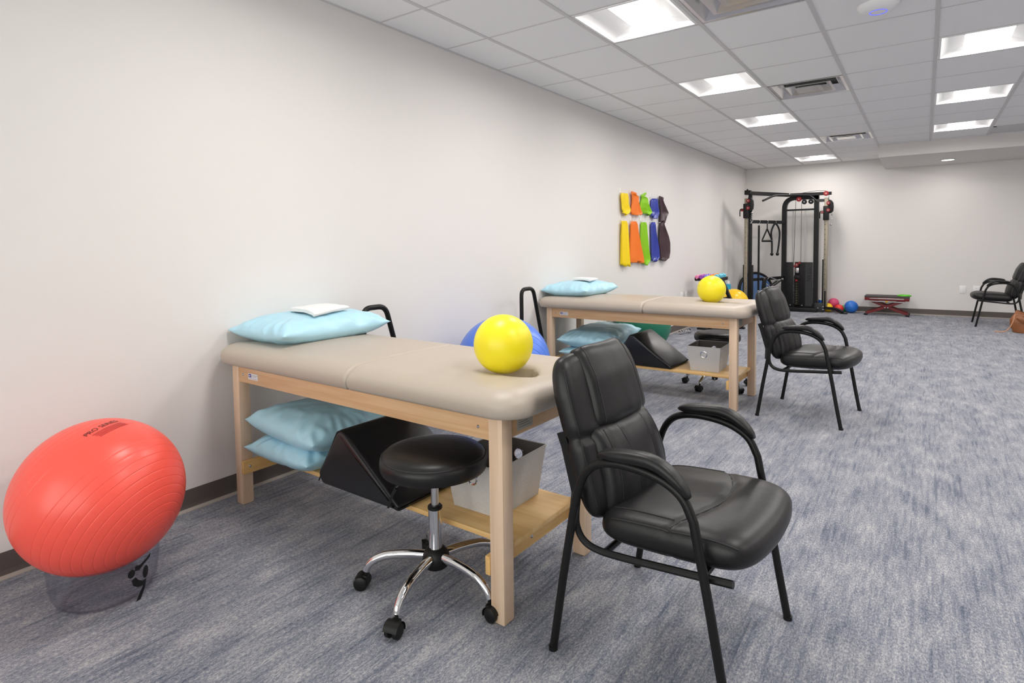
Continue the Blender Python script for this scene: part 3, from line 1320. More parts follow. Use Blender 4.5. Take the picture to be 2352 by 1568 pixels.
def pillow(name, label, loc, a, b, Tk, rot=(0, 0, 0), seed=0, low=.55, sag=0.0, group='pale blue pillows'):
    """a,b half sizes; rests with its underside at loc z; low = share of the thickness below the seam"""
    bm = BM()
    n, m = 64, 64
    top, bot = {}, {}
    for j in range(m + 1):
        for i in range(n + 1):
            u, v = sin((i / n * 2 - 1) * pi / 2) * .6 + (i / n * 2 - 1) * .4, sin((j / m * 2 - 1) * pi / 2) * .6 + (j / m * 2 - 1) * .4
            # edges bow inwards, corners stay as ears
            x = a * u * (1 - .045 * (1 - v * v))
            y = b * v * (1 - .045 * (1 - u * u))
            hh = pillow_h(u, v, Tk)
            p = Vector((x * 9 + seed * 7, y * 9, seed))
            ed = min(1, (abs(u) ** 4 + abs(v) ** 4))
            w = noise.noise(p * 1.0) * .007 + noise.noise(p * 3.1) * .004 * (.4 + ed)
            ang = math.atan2(v, u)
            rid = noise.noise(Vector((cos(ang) * 7, sin(ang) * 7, seed + 3.1 + 1.2 * sqrt(u * u + v * v)))) * .022 * ed * min(1, hh / (.25 * Tk))
            edge = i in (0, n) or j in (0, m)
            zt = hh * (1 - low) + (w + rid) * min(1, hh / (.3 * Tk))
            zseam = Tk * low * (.86 + .14 * (u * u * v * v)) + (noise.noise(p * 2.2) * .004)
            zt += zseam
            flat = hh * low * 1.25
            zb_ = max(0.0, zseam - flat)
            top[i, j] = bm.verts.new((x, y, zt))
            bot[i, j] = top[i, j] if edge else bm.verts.new((x, y, min(zb_, zt - .004)))
    for j in range(m):
        for i in range(n):
            bm.faces.new((top[i, j], top[i + 1, j], top[i + 1, j + 1], top[i, j + 1]))
            q = [bot[i, j], bot[i, j + 1], bot[i + 1, j + 1], bot[i + 1, j]]
            try:
                bm.faces.new(q)
            except ValueError:
                pass
    o = obj(name, bm, 'pillow', smooth=180, loc=loc, rot=rot)
    tag(o, label, 'pillow', group)
    return o


def towel(label, corners, zfun, seed, layers=3):
    t = thing('folded_towel', label, 'towel', (0, 0, 0))
    P = [Vector(c) for c in corners]
    for k in range(layers):
        bm = BM()

        def f(u, v, top):
            sh = .004 * k
            u2, v2 = u, v
            p = P[0] * (1 - u2) * (1 - v2) + P[1] * u2 * (1 - v2) + P[2] * u2 * v2 + P[3] * (1 - u2) * v2
            p = p + Vector((noise.noise(Vector((u * 3, v * 3, seed + k))) * .006 + sh, noise.noise(Vector((u * 3, v * 3, seed + 9 + k))) * .006, 0))
            z = zfun(p.x, p.y) + .002 + k * .0055 + (.005 if top else 0) + .0025 * noise.noise(Vector((u * 4, v * 4, seed + 5)))
            return (p.x, p.y, z)
        n = 18
        A = grid(bm, n, n, lambda u, v: f(u, v, 1))
        Bv = grid(bm, n, n, lambda u, v: f(u, v, 0))
        for i in range(n):
            bm.faces.new((A[0][i], Bv[0][i], Bv[0][i + 1], A[0][i + 1]))
            bm.faces.new((A[n][i + 1], Bv[n][i + 1], Bv[n][i], A[n][i]))
            bm.faces.new((A[i + 1][0], Bv[i + 1][0], Bv[i][0], A[i][0]))
            bm.faces.new((A[i][n], Bv[i][n], Bv[i + 1][n], A[i + 1][n]))
        obj('fold', bm, 'towel', t, smooth=60)
    return t


def on_pillow(cx, cy, a, b, Tk, z0, low=.55):
    def f(x, y):
        u, v = max(-.98, min(.98, (x - cx) / a)), max(-.98, min(.98, (y - cy) / b))
        return z0 + Tk * low * .87 + pillow_h(u, v, Tk) * (1 - low) + .006
    return f


pillow('pillow', 'pale blue pillow under a folded towel on the front treatment table', (.237, 1.838, .764), .228, .318, .135, seed=1, low=.40)
pillow('pillow', 'pale blue pillow under a folded towel on the farther treatment table', (.228, 4.69, .764), .22, .33, .130, seed=2, low=.40)
zf1 = on_pillow(.237, 1.838, .228, .318, .135, .764, .40)
zf2 = on_pillow(.228, 4.69, .22, .33, .130, .764, .40)
towel('folded white towel on the pillow of the front table', [(.20, 1.735, 0), (.405, 1.725, 0), (.36, 1.965, 0), (.125, 1.99, 0)], zf1, 2)
towel('folded white towel on the pillow of the farther table', [(.18, 4.62, 0), (.37, 4.60, 0), (.34, 4.80, 0), (.13, 4.83, 0)], zf2, 7)

pillow('pillow', 'lower of two blue pillows on the shelf of the front table', (.425, 1.712, .232), .240, .235, .120, seed=3, low=.45)
pillow('pillow', 'upper of two blue pillows on the shelf of the front table', (.455, 1.728, .332), .28, .245, .150, rot=(0, radians(2), radians(-3)), seed=4, low=.45)
pillow('pillow', 'lower of two blue pillows on the shelf of the farther table', (.43, 4.70, .232), .255, .325, .115, seed=5, low=.45)
pillow('pillow', 'upper of two blue pillows on the shelf of the farther table', (.42, 4.70, .345), .26, .335, .150, rot=(radians(4), 0, radians(2)), seed=6, low=.45)


# ------------------------------------------------------------------ wedges and baskets
def wedge(label, loc, rz):
    t = thing('foam_wedge', label, 'wedge cushion', loc, rz, 'black foam wedges')
    pts = [(-.248, .045), (-.222, .0), (.232, .0), (.245, .016), (-.070, .244), (-.110, .250)]
    obj('body', prism(BM(), pts, 0, .40, .020, 4), 'wedge_vinyl', t, smooth=50)
    bm = BM()
    P = [(-.240, .004, .012), (.236, .004, .010), (-.074, .004, .2435), (-.106, .004, .245)]
    tube(bm, fillet([P[0], P[3], P[2], P[1]], .02, 4), .003, 6)
    obj('piping', bm, 'wedge_vinyl', t)
    return t


w1 = wedge('black foam wedge on the shelf of the front table, behind the stool', (.972, 1.478, .2325), RZ1)
w2 = dup(w1, (.945, 4.385, .2325), radians(-1), 'black foam wedge on the shelf of the farther table')


def make_basket(label, loc, rz):
    t = thing('fabric_bin', label, 'basket', loc, rz, 'grey fabric bins')
    a0, b0, a1, b1, H = .105, .130, .125, .160, .190
    th = .004

    def wall(A, B, C, D, hole):
        """quad A,B bottom; C,D top; with a round opening when hole"""
        A, B, C, D = map(Vector, (A, B, C, D))
        n = (B - A).cross(D - A).normalized()
        bm = BM()

        def pt(u, v):
            return A * (1 - u) * (1 - v) + B * u * (1 - v) + C * u * v + D * (1 - u) * v
        ux, vy = (B + C - A - D) * .5, (D + C - A - B) * .5
        for off in (0, -th):
            if hole:
                N = 32
                ctr = pt(.5, .70)
                eu, ev = ux.normalized(), vy.normalized()
                inner = [ctr + eu * .020 * cos(2 * pi * k / N) + ev * .020 * sin(2 * pi * k / N) for k in range(N)]
                outer = []
                for k in range(N):
                    c, s_ = cos(2 * pi * k / N), sin(2 * pi * k / N)
                    # walk to the border of the unit square from (0.5,0.7)
                    ts = []
                    if c > 1e-6: ts.append(.5 / c)
                    if c < -1e-6: ts.append(-.5 / c)
                    if s_ > 1e-6: ts.append(.30 / s_)
                    if s_ < -1e-6: ts.append(-.70 / s_)
                    tt = min(ts)
                    outer.append((.5 + c * tt, .70 + s_ * tt))
                # pull nearest samples into the true corners
                for cu, cv in ((0, 0), (1, 0), (1, 1), (0, 1)):
                    k = min(range(N), key=lambda i: (outer[i][0] - cu) ** 2 + (outer[i][1] - cv) ** 2)
                    outer[k] = (cu, cv)
                I = [bm.verts.new(p + n * off) for p in inner]
                O = [bm.verts.new(pt(*q) + n * off) for q in outer]
                for k in range(N):
                    k2 = (k + 1) % N
                    bm.faces.new((I[k], O[k], O[k2], I[k2]))
            else:
                bm.faces.new([bm.verts.new(p + n * off) for p in (A, B, C, D)])
        return bm, pt(.5, .70) if hole else None, n
    cb = [(-a0, -b0, 0), (a0, -b0, 0), (a0, b0, 0), (-a0, b0, 0)]
    ct = [(-a1, -b1, H), (a1, -b1, H), (a1, b1, H), (-a1, b1, H)]
    for k in range(4):
        k2 = (k + 1) % 4
        hole = k in (0, 2)
        bm, c, n = wall(cb[k], cb[k2], ct[k2], ct[k], k == 2)
        if k == 0:
            A_, B_, C_, D_ = map(Vector, (cb[k], cb[k2], ct[k2], ct[k]))
            c = (A_ + B_) * .5 * .30 + (C_ + D_) * .5 * .70
        for f in bm.faces:
            f.material_index = 0
        bm.faces.ensure_lookup_table()
        nf = len(bm.faces) // 2
        for i, f in enumerate(bm.faces):
            if i >= nf:
                f.material_index = 1
        o = obj('side_panel', bm, ['basket', 'basket_in'], t, smooth=0)
        if hole:
            g = BM()
            M = n.to_track_quat('Z', 'Y').to_matrix().to_4x4()
            torus(g, .024, .0046, c, M, 32, 8)
            obj('grommet', g, 'chrome', o)
    obj('bottom_panel', bx(-a0, a0, -b0, b0, 0, .004), 'basket_in', t, smooth=0)
    bm = BM()
    tube(bm, [Vector(p) for p in ct], .0032, 6, closed=True)
    obj('rim', bm, 'basket', t)
    obj('tag', bx(a1 - .006, a1 + .001, -.135, -.12, H - .028, H - .014), 'sticker', t, smooth=0)
    return t


b1 = make_basket('grey fabric bin on the shelf of the front table, behind the leg', (1.443, 1.772, .2325), 0)
b2 = dup(b1, (1.415, 4.587, .2325), radians(2), 'grey fabric bin with ring grommet on the shelf of the farther table')


# ------------------------------------------------------------------ balls
def basis(pole, up=(0, 0, 1)):
    z = Vector(pole).normalized()
    x = (Vector(up) - z * Vector(up).dot(z)).normalized()
    y = z.cross(x)
    return Matrix(((x.x, y.x, z.x, 0), (x.y, y.y, z.y, 0), (x.z, y.z, z.z, 0), (0, 0, 0, 1)))


def groove_steps(th_list, width, base=72):
    t_ = [pi * j / base for j in range(base + 1)]
    t_ = [x_ for x_ in t_ if x_ in (t_[0], t_[-1]) or all(abs(x_ - a) > 2.6 * width for a in th_list)]
    for a in th_list:
        t_ += [a + k * width for k in (-2.2, -1.4, -.7, 0, .7, 1.4, 2.2)]
    return t_


def ringed(th_list, depth, width):
    def f(th):
        r = 1
        for a in th_list:
            r -= depth * math.exp(-((th - a) / width) ** 2)
        return r
    return f


def ring_base(parent, rb, rt, H):
    """clear tapered ring that keeps a big ball from rolling"""
    bm = BM()
    lathe(bm, [(rb * .72, .0), (rb * .82, .001), (rb * .93, H * .10), (rb, H * .28), (rb + (rt - rb) * .6, H * .6), (rt, H), (rt - .003, H), (rb + (rt - rb) * .6 - .003, H * .6), (rb - .003, H * .28), (rb * .93 - .003, H * .11), (rb * .81, .004), (rb * .72, .003), (rb * .72, .0)], 64)
    obj('ring', bm, 'clear', parent, smooth=60)


RC, RR = Vector((.420, .817, .354)), .2605


def ray_hit(px, py, c, r):
    f = Vector((sin(YAW) * cos(PITCH), cos(YAW) * cos(PITCH), -sin(PITCH)))
    rr = Vector((cos(YAW), -sin(YAW), 0))
    u = rr.cross(f)
    r2, u2 = cos(ROLL) * rr + sin(ROLL) * u, -sin(ROLL) * rr + cos(ROLL) * u
    d = (r2 * (px - PX) / F_ - u2 * (py - PY) / F_ + f).normalized()
    oc = CAM - c
    b = oc.dot(d)
    disc = b * b - oc.dot(oc) + r * r
    return (d * (-b - sqrt(max(0, disc)))) + oc      # point relative to the ball centre


pole = ray_hit(356, 1234, RC, RR)
eqn = Vector((.30, .10, .95))
th0 = [radians(a) for a in (8, 14, 20.5, 27, 33.5, 40, 46.5, 53, 59.5, 66, 72.5, 79, 101, 107.5, 114, 120.5, 127, 133.5, 140, 146.5, 153, 160, 167)]
ball = thing('exercise_ball', 'big red ridged exercise ball by the left wall, in front', 'ball', RC)
bm = BM()
sphere(bm, RR, nu=128, M=basis(pole), fn=ringed(th0, .0036, .0050), ths=groove_steps(th0, .0050))
rb_ = obj('ball_skin', bm, 'red', ball, smooth=180)


def wrap_text(bm, R, origin, right, updir):
    """lay flat text (x,y) on a sphere around the unit vector origin"""
    o, r, u = Vector(origin).normalized(), Vector(right), Vector(updir)
    r = (r - o * r.dot(o)).normalized()
    u = o.cross(r)
    if u.dot(Vector(updir)) < 0:
        u = -u
    for v in bm.verts:
        x, y = v.co.x / R, v.co.y / R
        d = (o * cos(y) + u * sin(y))
        side = r
        q = d * cos(x) + side * sin(x)
        v.co = q * (R + .0012)
    return bm


tl, tr_ = ray_hit(199, 999, RC, RR).normalized(), ray_hit(272, 966, RC, RR).normalized()
tb = ray_hit(222, 1003, RC, RR).normalized()
rt_dir = (tr_ - tl)
up_dir = (tl - tb)
tm = (tl * .55 + tr_ * .45).normalized()
LT = (tr_ - tl).length * RR
bm = text_bm('PRO SERIES', .026)
w = max(v.co.x for v in bm.verts) - min(v.co.x for v in bm.verts)
bmesh.ops.scale(bm, vec=(LT / w, LT / w, 1), verts=bm.verts)
bmesh.ops.subdivide_edges(bm, edges=list(bm.edges), cuts=1)
wrap_text(bm, RR, tm, rt_dir, up_dir)
o = obj('lettering', bm, 'print_dark', ball, smooth=0)
bm = BM()
for k in range(5):
    z = -.020 - k * .0058
    grid(bm, 20, 1, lambda u, v: ((u - .46 + .02 * k) * LT * (.92 - .03 * (k % 2)), z + v * .0022, 0))
wrap_text(bm, RR, tm, rt_dir, up_dir)
obj('fine_print', bm, 'print_red', ball, smooth=0)

base = thing('ball_base', 'clear plastic ring base under the big red ball', 'ball base', (RC.x, RC.y, 0))
ring_base(base, .158, .169, .150)


def decal(parent, shapes, ang, rb, rt, H):
    """flat emblem laid on the ring's outer wall; shapes are polygons in (arc metres, height 0..1)"""
    bm = BM()
    for poly in shapes:
        vs_ = []
        for s_, q in poly:
            z = q * H
            r = rb + (rt - rb) * q + .0015
            a = ang + s_ / r
            vs_.append(bm.verts.new((r * cos(a), r * sin(a), z)))
        bm.faces.new(vs_)
    obj('emblem', bm, 'black_print', parent, smooth=0)['label'] = 'black swirl emblem with two dots'


def ell(cx, cy, rx, ry, n=14):
    return [(cx + rx * cos(2 * pi * k / n), cy + ry * sin(2 * pi * k / n)) for k in range(n)]


decal(base, [ell(-.022, .72, .012, .10), ell(.030, .60, .012, .15),
             [(-.010, .86), (.006, .84), (.03, .90), (.052, .98), (.05, .88), (.02, .80), (.004, .72), (-.012, .76)],
             [(-.022, .56), (-.008, .60), (.002, .50), (.018, .42), (.034, .42), (.022, .30), (.000, .33), (-.016, .42)],
             [(.022, .32), (.034, .40), (.026, .20), (.010, .00), (-.006, -.0), (.006, .16)]], radians(14), .158, .169, .150)

# blue and green balls on rings, and the amber ball in the corner


def big_ball(label, m, c, R, pole, rings, rb):
    b = thing('exercise_ball', label, 'ball', c)
    bm = BM()
    sphere(bm, R, nu=96, M=basis(pole), fn=ringed(rings, .007, .0065), ths=groove_steps(rings, .0065))
    obj('ball_skin', bm, m, b, smooth=180)
    bm = BM()
    lathe(bm, [(0, .001), (.007, .001), (.008, -.002), (0, -.004)], 16)
    o = obj('plug', bm, 'white', b)
    o.matrix_local = basis(pole) @ Matrix.Translation((0, 0, R + .0005))
    return b


rg = [radians(a) for a in (12, 21, 30, 39, 48, 57, 66, 75, 84, 108, 117, 126, 135, 144, 153, 162)]
big_ball('blue ridged exercise ball behind the front table, next to the black hoop', 'blue', (.420, 3.225, .402), .324, (.80, -.38, -.05), rg, .22)
big_ball('dark green exercise ball seen under the farther table', 'green', (.312, 5.92, .347), .295, (.1, .3, 1), [], .22)
big_ball('amber yellow ball on the floor by the left wall, right of the dumbbell rack', 'amber', (.325, 9.56, .266), .219, (.1, .3, 1), [], .2)
for (x, y, z, R, nm) in ((.420, 3.225, .402, .324, 'blue'), (.312, 5.92, .347, .295, 'green'), (.325, 9.56, .266, .219, 'amber')):
    bs = thing('ball_base', 'clear plastic ring base under the %s exercise ball' % nm, 'ball base', (x, y, 0))
    Hh = z - sqrt(R * R - (.62 * R) ** 2)
    ring_base(bs, .76 * R, .625 * R, Hh)

yb1 = thing('hand_ball', 'bright yellow ball in the face opening of the front table', 'ball', (1.540, 1.694, .8545), 0, 'yellow balls on the tables')
bm = BM()
sphere(bm, .107, nu=72, nv=36)
obj('ball_skin', bm, 'yellow', yb1, smooth=180)
dp = ray_hit(1091, 771, Vector((1.540, 1.694, .8545)), .107)
bm = text_bm('o8', .012)
bmesh.ops.subdivide_edges(bm, edges=list(bm.edges), cuts=1)
wrap_text(bm, .107, dp, Vector((.3, .3, 1)), Vector((-.6, .6, 0)))
obj('print', bm, 'black_print', yb1, smooth=0)
yb2 = dup(yb1, (1.433, 4.582, .8515), 0, 'bright yellow ball in the face opening of the farther table')

for nm, m, (x, y, z), R, lab in (
        ('hand_ball', 'sm_yellow', (1.430, 11.386, .076), .076, 'small yellow ball on the floor by the weight machine foot'),
        ('hand_ball', 'sm_pink', (1.503, 11.513, .147), .085, 'small pink ball at the far wall, above the yellow and red ones'),
        ('hand_ball', 'sm_red', (1.601, 11.38, .0687), .0687, 'small red ball on the floor before the pink one'),
        ('hand_ball', 'sm_green', (1.665, 11.53, .058), .058, 'small green ball peeking out between red and blue balls'),
        ('hand_ball', 'sm_blue', (1.78, 11.396, .104), .104, 'small blue ball on the floor, rightmost of the row')):
    bm = BM()
    sphere(bm, R, nu=40, nv=20)
    o = obj(nm, bm, m, smooth=180, loc=(x, y, z))
    tag(o, lab, 'ball', 'small balls at the far wall')
    bm = BM()
    lathe(bm, [(0, .001), (.006, .0008), (.007, -.002), (0, -.003)], 12)
    p = obj('plug', bm, m, o)
    p.matrix_local = basis((.4, -.7, .6)) @ Matrix.Translation((0, 0, R))

# ------------------------------------------------------------------ black hoops by the wall


def hoop(label, y):
    t = thing('tubular_hoop', label, 'handrail', (.215, y, 0), 0, 'black tubular hoops by the left wall')
    bm = BM()
    P = fillet([(0, 0, .015), (0, 0, .868), (0, .165, .868), (0, .425, .015)], .055, 7)
    tube(bm, P, .0155, 14)
    obj('rail', bm, 'powder', t)
    for yy in (0, .425):
        bm = BM()
        tube(bm, [(-.15, yy, .016), (.16, yy, .016)], .014, 10)
        obj('foot_bar', bm, 'powder', t)
    return t


hp = hoop('black tubular hoop behind the pillow of the front table', 2.185)
dup(hp, (.215, 3.755, 0), 0, 'black tubular hoop standing behind the blue ball')


# ------------------------------------------------------------------ resistance bands on wall hooks
def hook(y, z, label):
    t = thing('wall_hook', label, 'hook', (0, y, z), 0, 'white adhesive wall hooks')
    obj('backplate', box(BM(), (.002, 0, .006), (.004, .024, .062), .0015), 'white', t)
    bm = BM()
    tube(bm, smooth_path([(.003, 0, -.01), (.014, 0, -.022), (.026, 0, -.022), (.030, 0, -.010)], 4), .0035, 8)
    obj('prong', bm, 'white', t)
    return t


def band(label, m, y0, rows, seed, pleats=4, th=.010, x0=.028):
    """rows: list of (z, y_left, y_right) from top to bottom - a pleated latex strip hanging in front of the wall"""
    bm = BM()
    N = 26
    n = len(rows)
    zs = []
    fine = []
    for i in range(n - 1):
        for k in range(5):
            q = k / 5
            a, b = rows[i], rows[i + 1]
            fine.append(tuple(a[j] * (1 - q) + b[j] * q for j in range(3)))
    fine.append(rows[-1])
    M = len(fine)

    def f(u, v, back):
        idx = min(M - 1, int(round(v * (M - 1))))
        z, ya, yb = fine[idx]
        w = yb - ya
        ph = u * pleats * 2 * pi + seed
        amp = min(.026, w * .16)
        bulge = .022 * sin(pi * u) * min(1, w / .1)
        x = x0 + amp * .8 * sin(ph + v * 1.2) * (.4 + .6 * v) + bulge - (th if back else 0)
        y = ya + w * (u + .05 * sin(ph * 1 + 1.3))
        hem = .010 * sin(ph * .5 + seed) * v ** 4 - .02 * (u - .5) * v ** 6
        return (max(x, .006 if not back else .003), y, z + hem)
    A = grid(bm, N, M - 1, lambda u, v: f(u, v, 0))
    Bv = grid(bm, N, M - 1, lambda u, v: f(u, v, 1))
    for i in range(N):
        bm.faces.new((A[0][i], A[0][i + 1], Bv[0][i + 1], Bv[0][i]))
        bm.faces.new((A[M - 1][i], Bv[M - 1][i], Bv[M - 1][i + 1], A[M - 1][i + 1]))
    for j in range(M - 1):
        bm.faces.new((A[j][0], Bv[j][0], Bv[j + 1][0], A[j + 1][0]))
        bm.faces.new((A[j][N], A[j + 1][N], Bv[j + 1][N], Bv[j][N]))
    return bm


hy_ = [6.03, 6.315, 6.60, 6.89, 7.168]
cn = ['yellow', 'orange', 'green', 'blue', 'plum']
up_rows = [
    [(1.775, 6.00, 6.18), (1.74, 5.99, 6.19), (1.66, 6.00, 6.19), (1.60, 6.00, 6.23), (1.57, 6.02, 6.20), (1.545, 6.02, 6.12)],
    [(1.790, 6.28, 6.36), (1.765, 6.29, 6.46), (1.70, 6.29, 6.46), (1.62, 6.27, 6.51), (1.57, 6.26, 6.56), (1.55, 6.29, 6.52)],
    [(1.775, 6.60, 6.68), (1.755, 6.60, 6.74), (1.70, 6.58, 6.75), (1.64, 6.58, 6.82), (1.60, 6.60, 6.88), (1.57, 6.64, 6.78)],
    [(1.770, 6.93, 7.05), (1.745, 6.89, 7.07), (1.68, 6.88, 7.08), (1.60, 6.88, 7.13), (1.575, 6.87, 7.10), (1.53, 6.87, 7.02)],
    [(1.800, 7.14, 7.21), (1.770, 7.14, 7.24), (1.70, 7.14, 7.32), (1.61, 7.14, 7.42), (1.57, 7.14, 7.36), (1.49, 7.14, 7.28)]]
low_rows = [
    [(1.468, 6.00, 6.13), (1.44, 6.00, 6.15), (1.30, 5.99, 6.17), (1.10, 5.99, 6.18), (.97, 5.99, 6.20)],
    [(1.473, 6.29, 6.40), (1.44, 6.27, 6.43), (1.36, 6.27, 6.45), (1.20, 6.26, 6.52), (1.05, 6.25, 6.60), (1.00, 6.27, 6.61)],
    [(1.470, 6.59, 6.68), (1.44, 6.58, 6.71), (1.34, 6.58, 6.72), (1.15, 6.59, 6.76), (1.02, 6.61, 6.81), (.965, 6.62, 6.73)],
    [(1.480, 6.89, 6.97), (1.44, 6.87, 6.99), (1.33, 6.87, 7.02), (1.15, 6.87, 7.11), (1.04, 6.87, 7.13), (1.005, 6.87, 7.02)],
    [(1.487, 7.18, 7.28), (1.44, 7.14, 7.31), (1.30, 7.12, 7.44), (1.22, 7.11, 7.48), (1.10, 7.14, 7.48), (1.02, 7.16, 7.43), (1.00, 7.18, 7.30)]]
for k in range(5):
    for rows, zz, wh in ((up_rows[k], 1.80, 'upper'), (low_rows[k], 1.50, 'lower')):
        hook(hy_[k], zz, 'white wall hook holding the %s %s band' % (wh, cn[k]))
        bm = band('', '', hy_[k], rows, k * 1.7 + (.6 if wh == 'lower' else 0), 3 if wh == 'lower' else 2)
        o = obj('resistance_band', bm, 'band_' + cn[k], smooth=180)
        tag(o, ('long %s resistance band hanging in the lower row on the wall' if wh == 'lower' else 'bunched %s resistance band hanging in the upper row on the wall') % cn[k], 'exercise band', 'resistance bands on the wall')
        if wh == 'upper' and k in (1, 2, 4):
            b2_ = BM()
            yk = hy_[k] + .02
            pad(b2_, 8, 6, lambda u, v: (.034 + .01 * u, yk + .055 * u, 1.792 + .02 * u * (1 if k == 2 else -.4) + .018 * v), lambda u, v: Vector((1, 0, 0)), lambda u, v: .022, .6, 3, .5)
            obj('knot', b2_, 'band_' + cn[k], o, smooth=180)


# ------------------------------------------------------------------ dumbbell rack by the left wall
rk = thing('dumbbell_rack', 'black rack with a slanted front leg by the left wall, loaded with coloured dumbbells', 'rack', (.30, 8.30, 0))
for yy in (-.07, .27):
    bm = BM()
    tube(bm, [(.105, yy, .70), (.395, yy, .02)], 1, prof=[(-.034, -.018), (.034, -.018), (.034, .018), (-.034, .018)])
    tube(bm, [(.045, yy, .70), (.045, yy, .02)], 1, prof=[(-.022, -.018), (.022, -.018), (.022, .018), (-.022, .018)])
    box(bm, (.13, yy, .22), (.20, .025, .04), .003)
    obj('end_frame', bm, 'gymblack', rk, smooth=30)
    bm = BM()
    box(bm, (.15, yy, .012), (.56, .06, .024), .004)
    obj('foot', bm, 'gymblack', rk)
for z, xx, w in ((.705, .01, .34), (.42, .12, .14)):
    bm = BM()
    box(bm, (xx, .10, z - .01), (w, .40, .02), .003)
    for q in (-1, 1):
        box(bm, (xx + q * w / 2, .10, z + .008), (.012, .40, .04), .003)
    obj('tray', bm, 'gymblack', rk)


def dumbbell(m, L, R, label, loc, rot):
    t = thing('dumbbell', label, 'dumbbell', loc, 0, 'coloured dumbbells on the rack')
    t.rotation_euler = rot
    for s in (-1, 1):
        bm = BM()
        lathe(bm, [(0, -.034), (R * .8, -.034), (R, -.022), (R, .022), (R * .8, .034), (0, .034)], 6, (s * (L / 2 - .034), 0, 0), 'x')
        obj('head', bm, m, t, smooth=25)
    bm = BM()
    cyl(bm, .014, L - .1, (0, 0, 0), 'x', 12)
    obj('grip', bm, m, t)
    return t


# two rows of heads facing the room, in falling size away from the wall end
row = [('db_aqua', 'aqua', .041), ('db_orange', 'orange', .040), ('db_violet', 'violet', .037), ('db_purple', 'purple', .035), ('db_pink', 'pink', .032)]
for k, (m, nm, R) in enumerate(row):
    dumbbell(m, .19, R, 'nearer of the two %s dumbbells on the rack top' % nm, (.430 - k * .068, 8.305, .7065 + R * .87), (0, 0, radians(90)))
    dumbbell(m, .19, R, 'farther of the two %s dumbbells on the rack top' % nm, (.430 - k * .068, 8.503, .7065 + R * .87), (0, 0, radians(90)))
dumbbell('chrome', .24, .030, 'chrome dumbbell lying on the floor by the rack foot', (.17, 7.72, .030), (0, 0, radians(70)))

# ------------------------------------------------------------------ rollers standing by the wall
bm = BM()
lathe(bm, [(.022, 0), (.052, 0), (.054, .004), (.054, .528), (.050, .532), (.022, .532), (.022, 0)], 32)
o = obj('foam_roller', bm, 'foamblue', loc=(.110, 9.98, 0), smooth=40)
tag(o, 'blue foam roller standing upright against the left wall', 'roller')
bm = BM()
lathe(bm, [(0, 0), (.022, 0), (.022, .55), (.018, .56), (.018, .575), (0, .575)], 20)
o = obj('white_roller', bm, 'white', loc=(.075, 10.17, 0), smooth=40)
tag(o, 'thin white roller standing just behind the blue foam roller', 'roller')

# ------------------------------------------------------------------ cable weight machine in the far corner
gm = thing('cable_machine', 'black cable weight machine with red pulleys in the far corner', 'weight machine', (0, 0, 0))
LX, LY, TL, TR, RX, TY = .345, 10.30, .735, 1.245, 1.385, 11.30


def sq(bm, P, a):
    tube(bm, P, a, prof=[(-1, -1), (1, -1), (1, 1), (-1, 1)])
    return bm


# tower frame: left post bends into the head beam, right post straight
bm = BM()
sq(bm, fillet([(TL, TY, .02), (TL, TY, 1.985), (TR + .03, TY, 1.985)], .19, 8), .037)
obj('left_post', bm, 'gymblack', gm, smooth=30)
bm = BM()
sq(bm, [(TR, TY, .02), (TR, TY, 2.02)], .037)
obj('right_post', bm, 'gymblack', gm, smooth=30)
bm = BM()
box(bm, (.99, TY - .01, .035), (.60, .26, .07), .006)
obj('tower_base', bm, 'gymblack', gm)
bm = BM()
box(bm, (.99, TY, 1.775), (.50, .03, .03), .003)
obj('guide_beam', bm, 'gymblack', gm)
bm = BM()
sq(bm, [(LX + .02, LY, 2.035), (.82, 11.22, 2.035)], .030)
obj('top_beam', bm, 'gymblack', gm, smooth=30)
bm = BM()
sq(bm, [(.82, 11.22, 2.035), (1.475, 11.26, 2.030)], .026)
obj('top_beam', bm, 'gymblack', gm, smooth=30)
bm = BM()
sq(bm, [(TR, TY - .02, 1.918), (RX - .02, TY - .02, 1.918)], .024)
obj('column_arm', bm, 'gymgrey', gm, smooth=30)
# cross rails from the left column to the tower
for z, a in ((1.563, .027), (.588, .024)):
    bm = BM()
    sq(bm, [(LX + .04, LY + .04, z), (TL, TY - .02, z)], a)
    obj('cross_rail', bm, 'gymblack', gm, smooth=30)
# left column
bm = BM()
box(bm, (LX - .018, LY - .01, .98), (.05, .05, 1.94), .003)
lc = obj('slide_column', bm, 'tan_metal', gm)
lc['label'] = 'bare tan metal column with adjustment holes'
bm = BM()
for k in range(14):
    cyl(bm, .006, .003, (LX - .018, LY - .0355, .45 + k * .085), 'y', 10)
obj('hole', bm, 'ductdark', lc)
bm = BM()
box(bm, (LX + .038, LY + .03, 1.02), (.052, .06, 2.04), .003)
obj('rear_post', bm, 'gymblack', gm)
bm = BM()
box(bm, (LX + .075, LY + .02, .42), (.03, .05, .84), .003)
box(bm, (LX - .062, LY + .03, .42), (.016, .05, .84), .003)
obj('guard', bm, 'gymblack', gm)
bm = BM()
box(bm, (LX + .005, LY, 2.045), (.10, .09, .075), .01)
lathe(bm, [(0, .11), (.012, .10), (.016, .085)], 12, (LX - .005, LY, 2.0))
obj('column_head', bm, 'gymblack', gm)
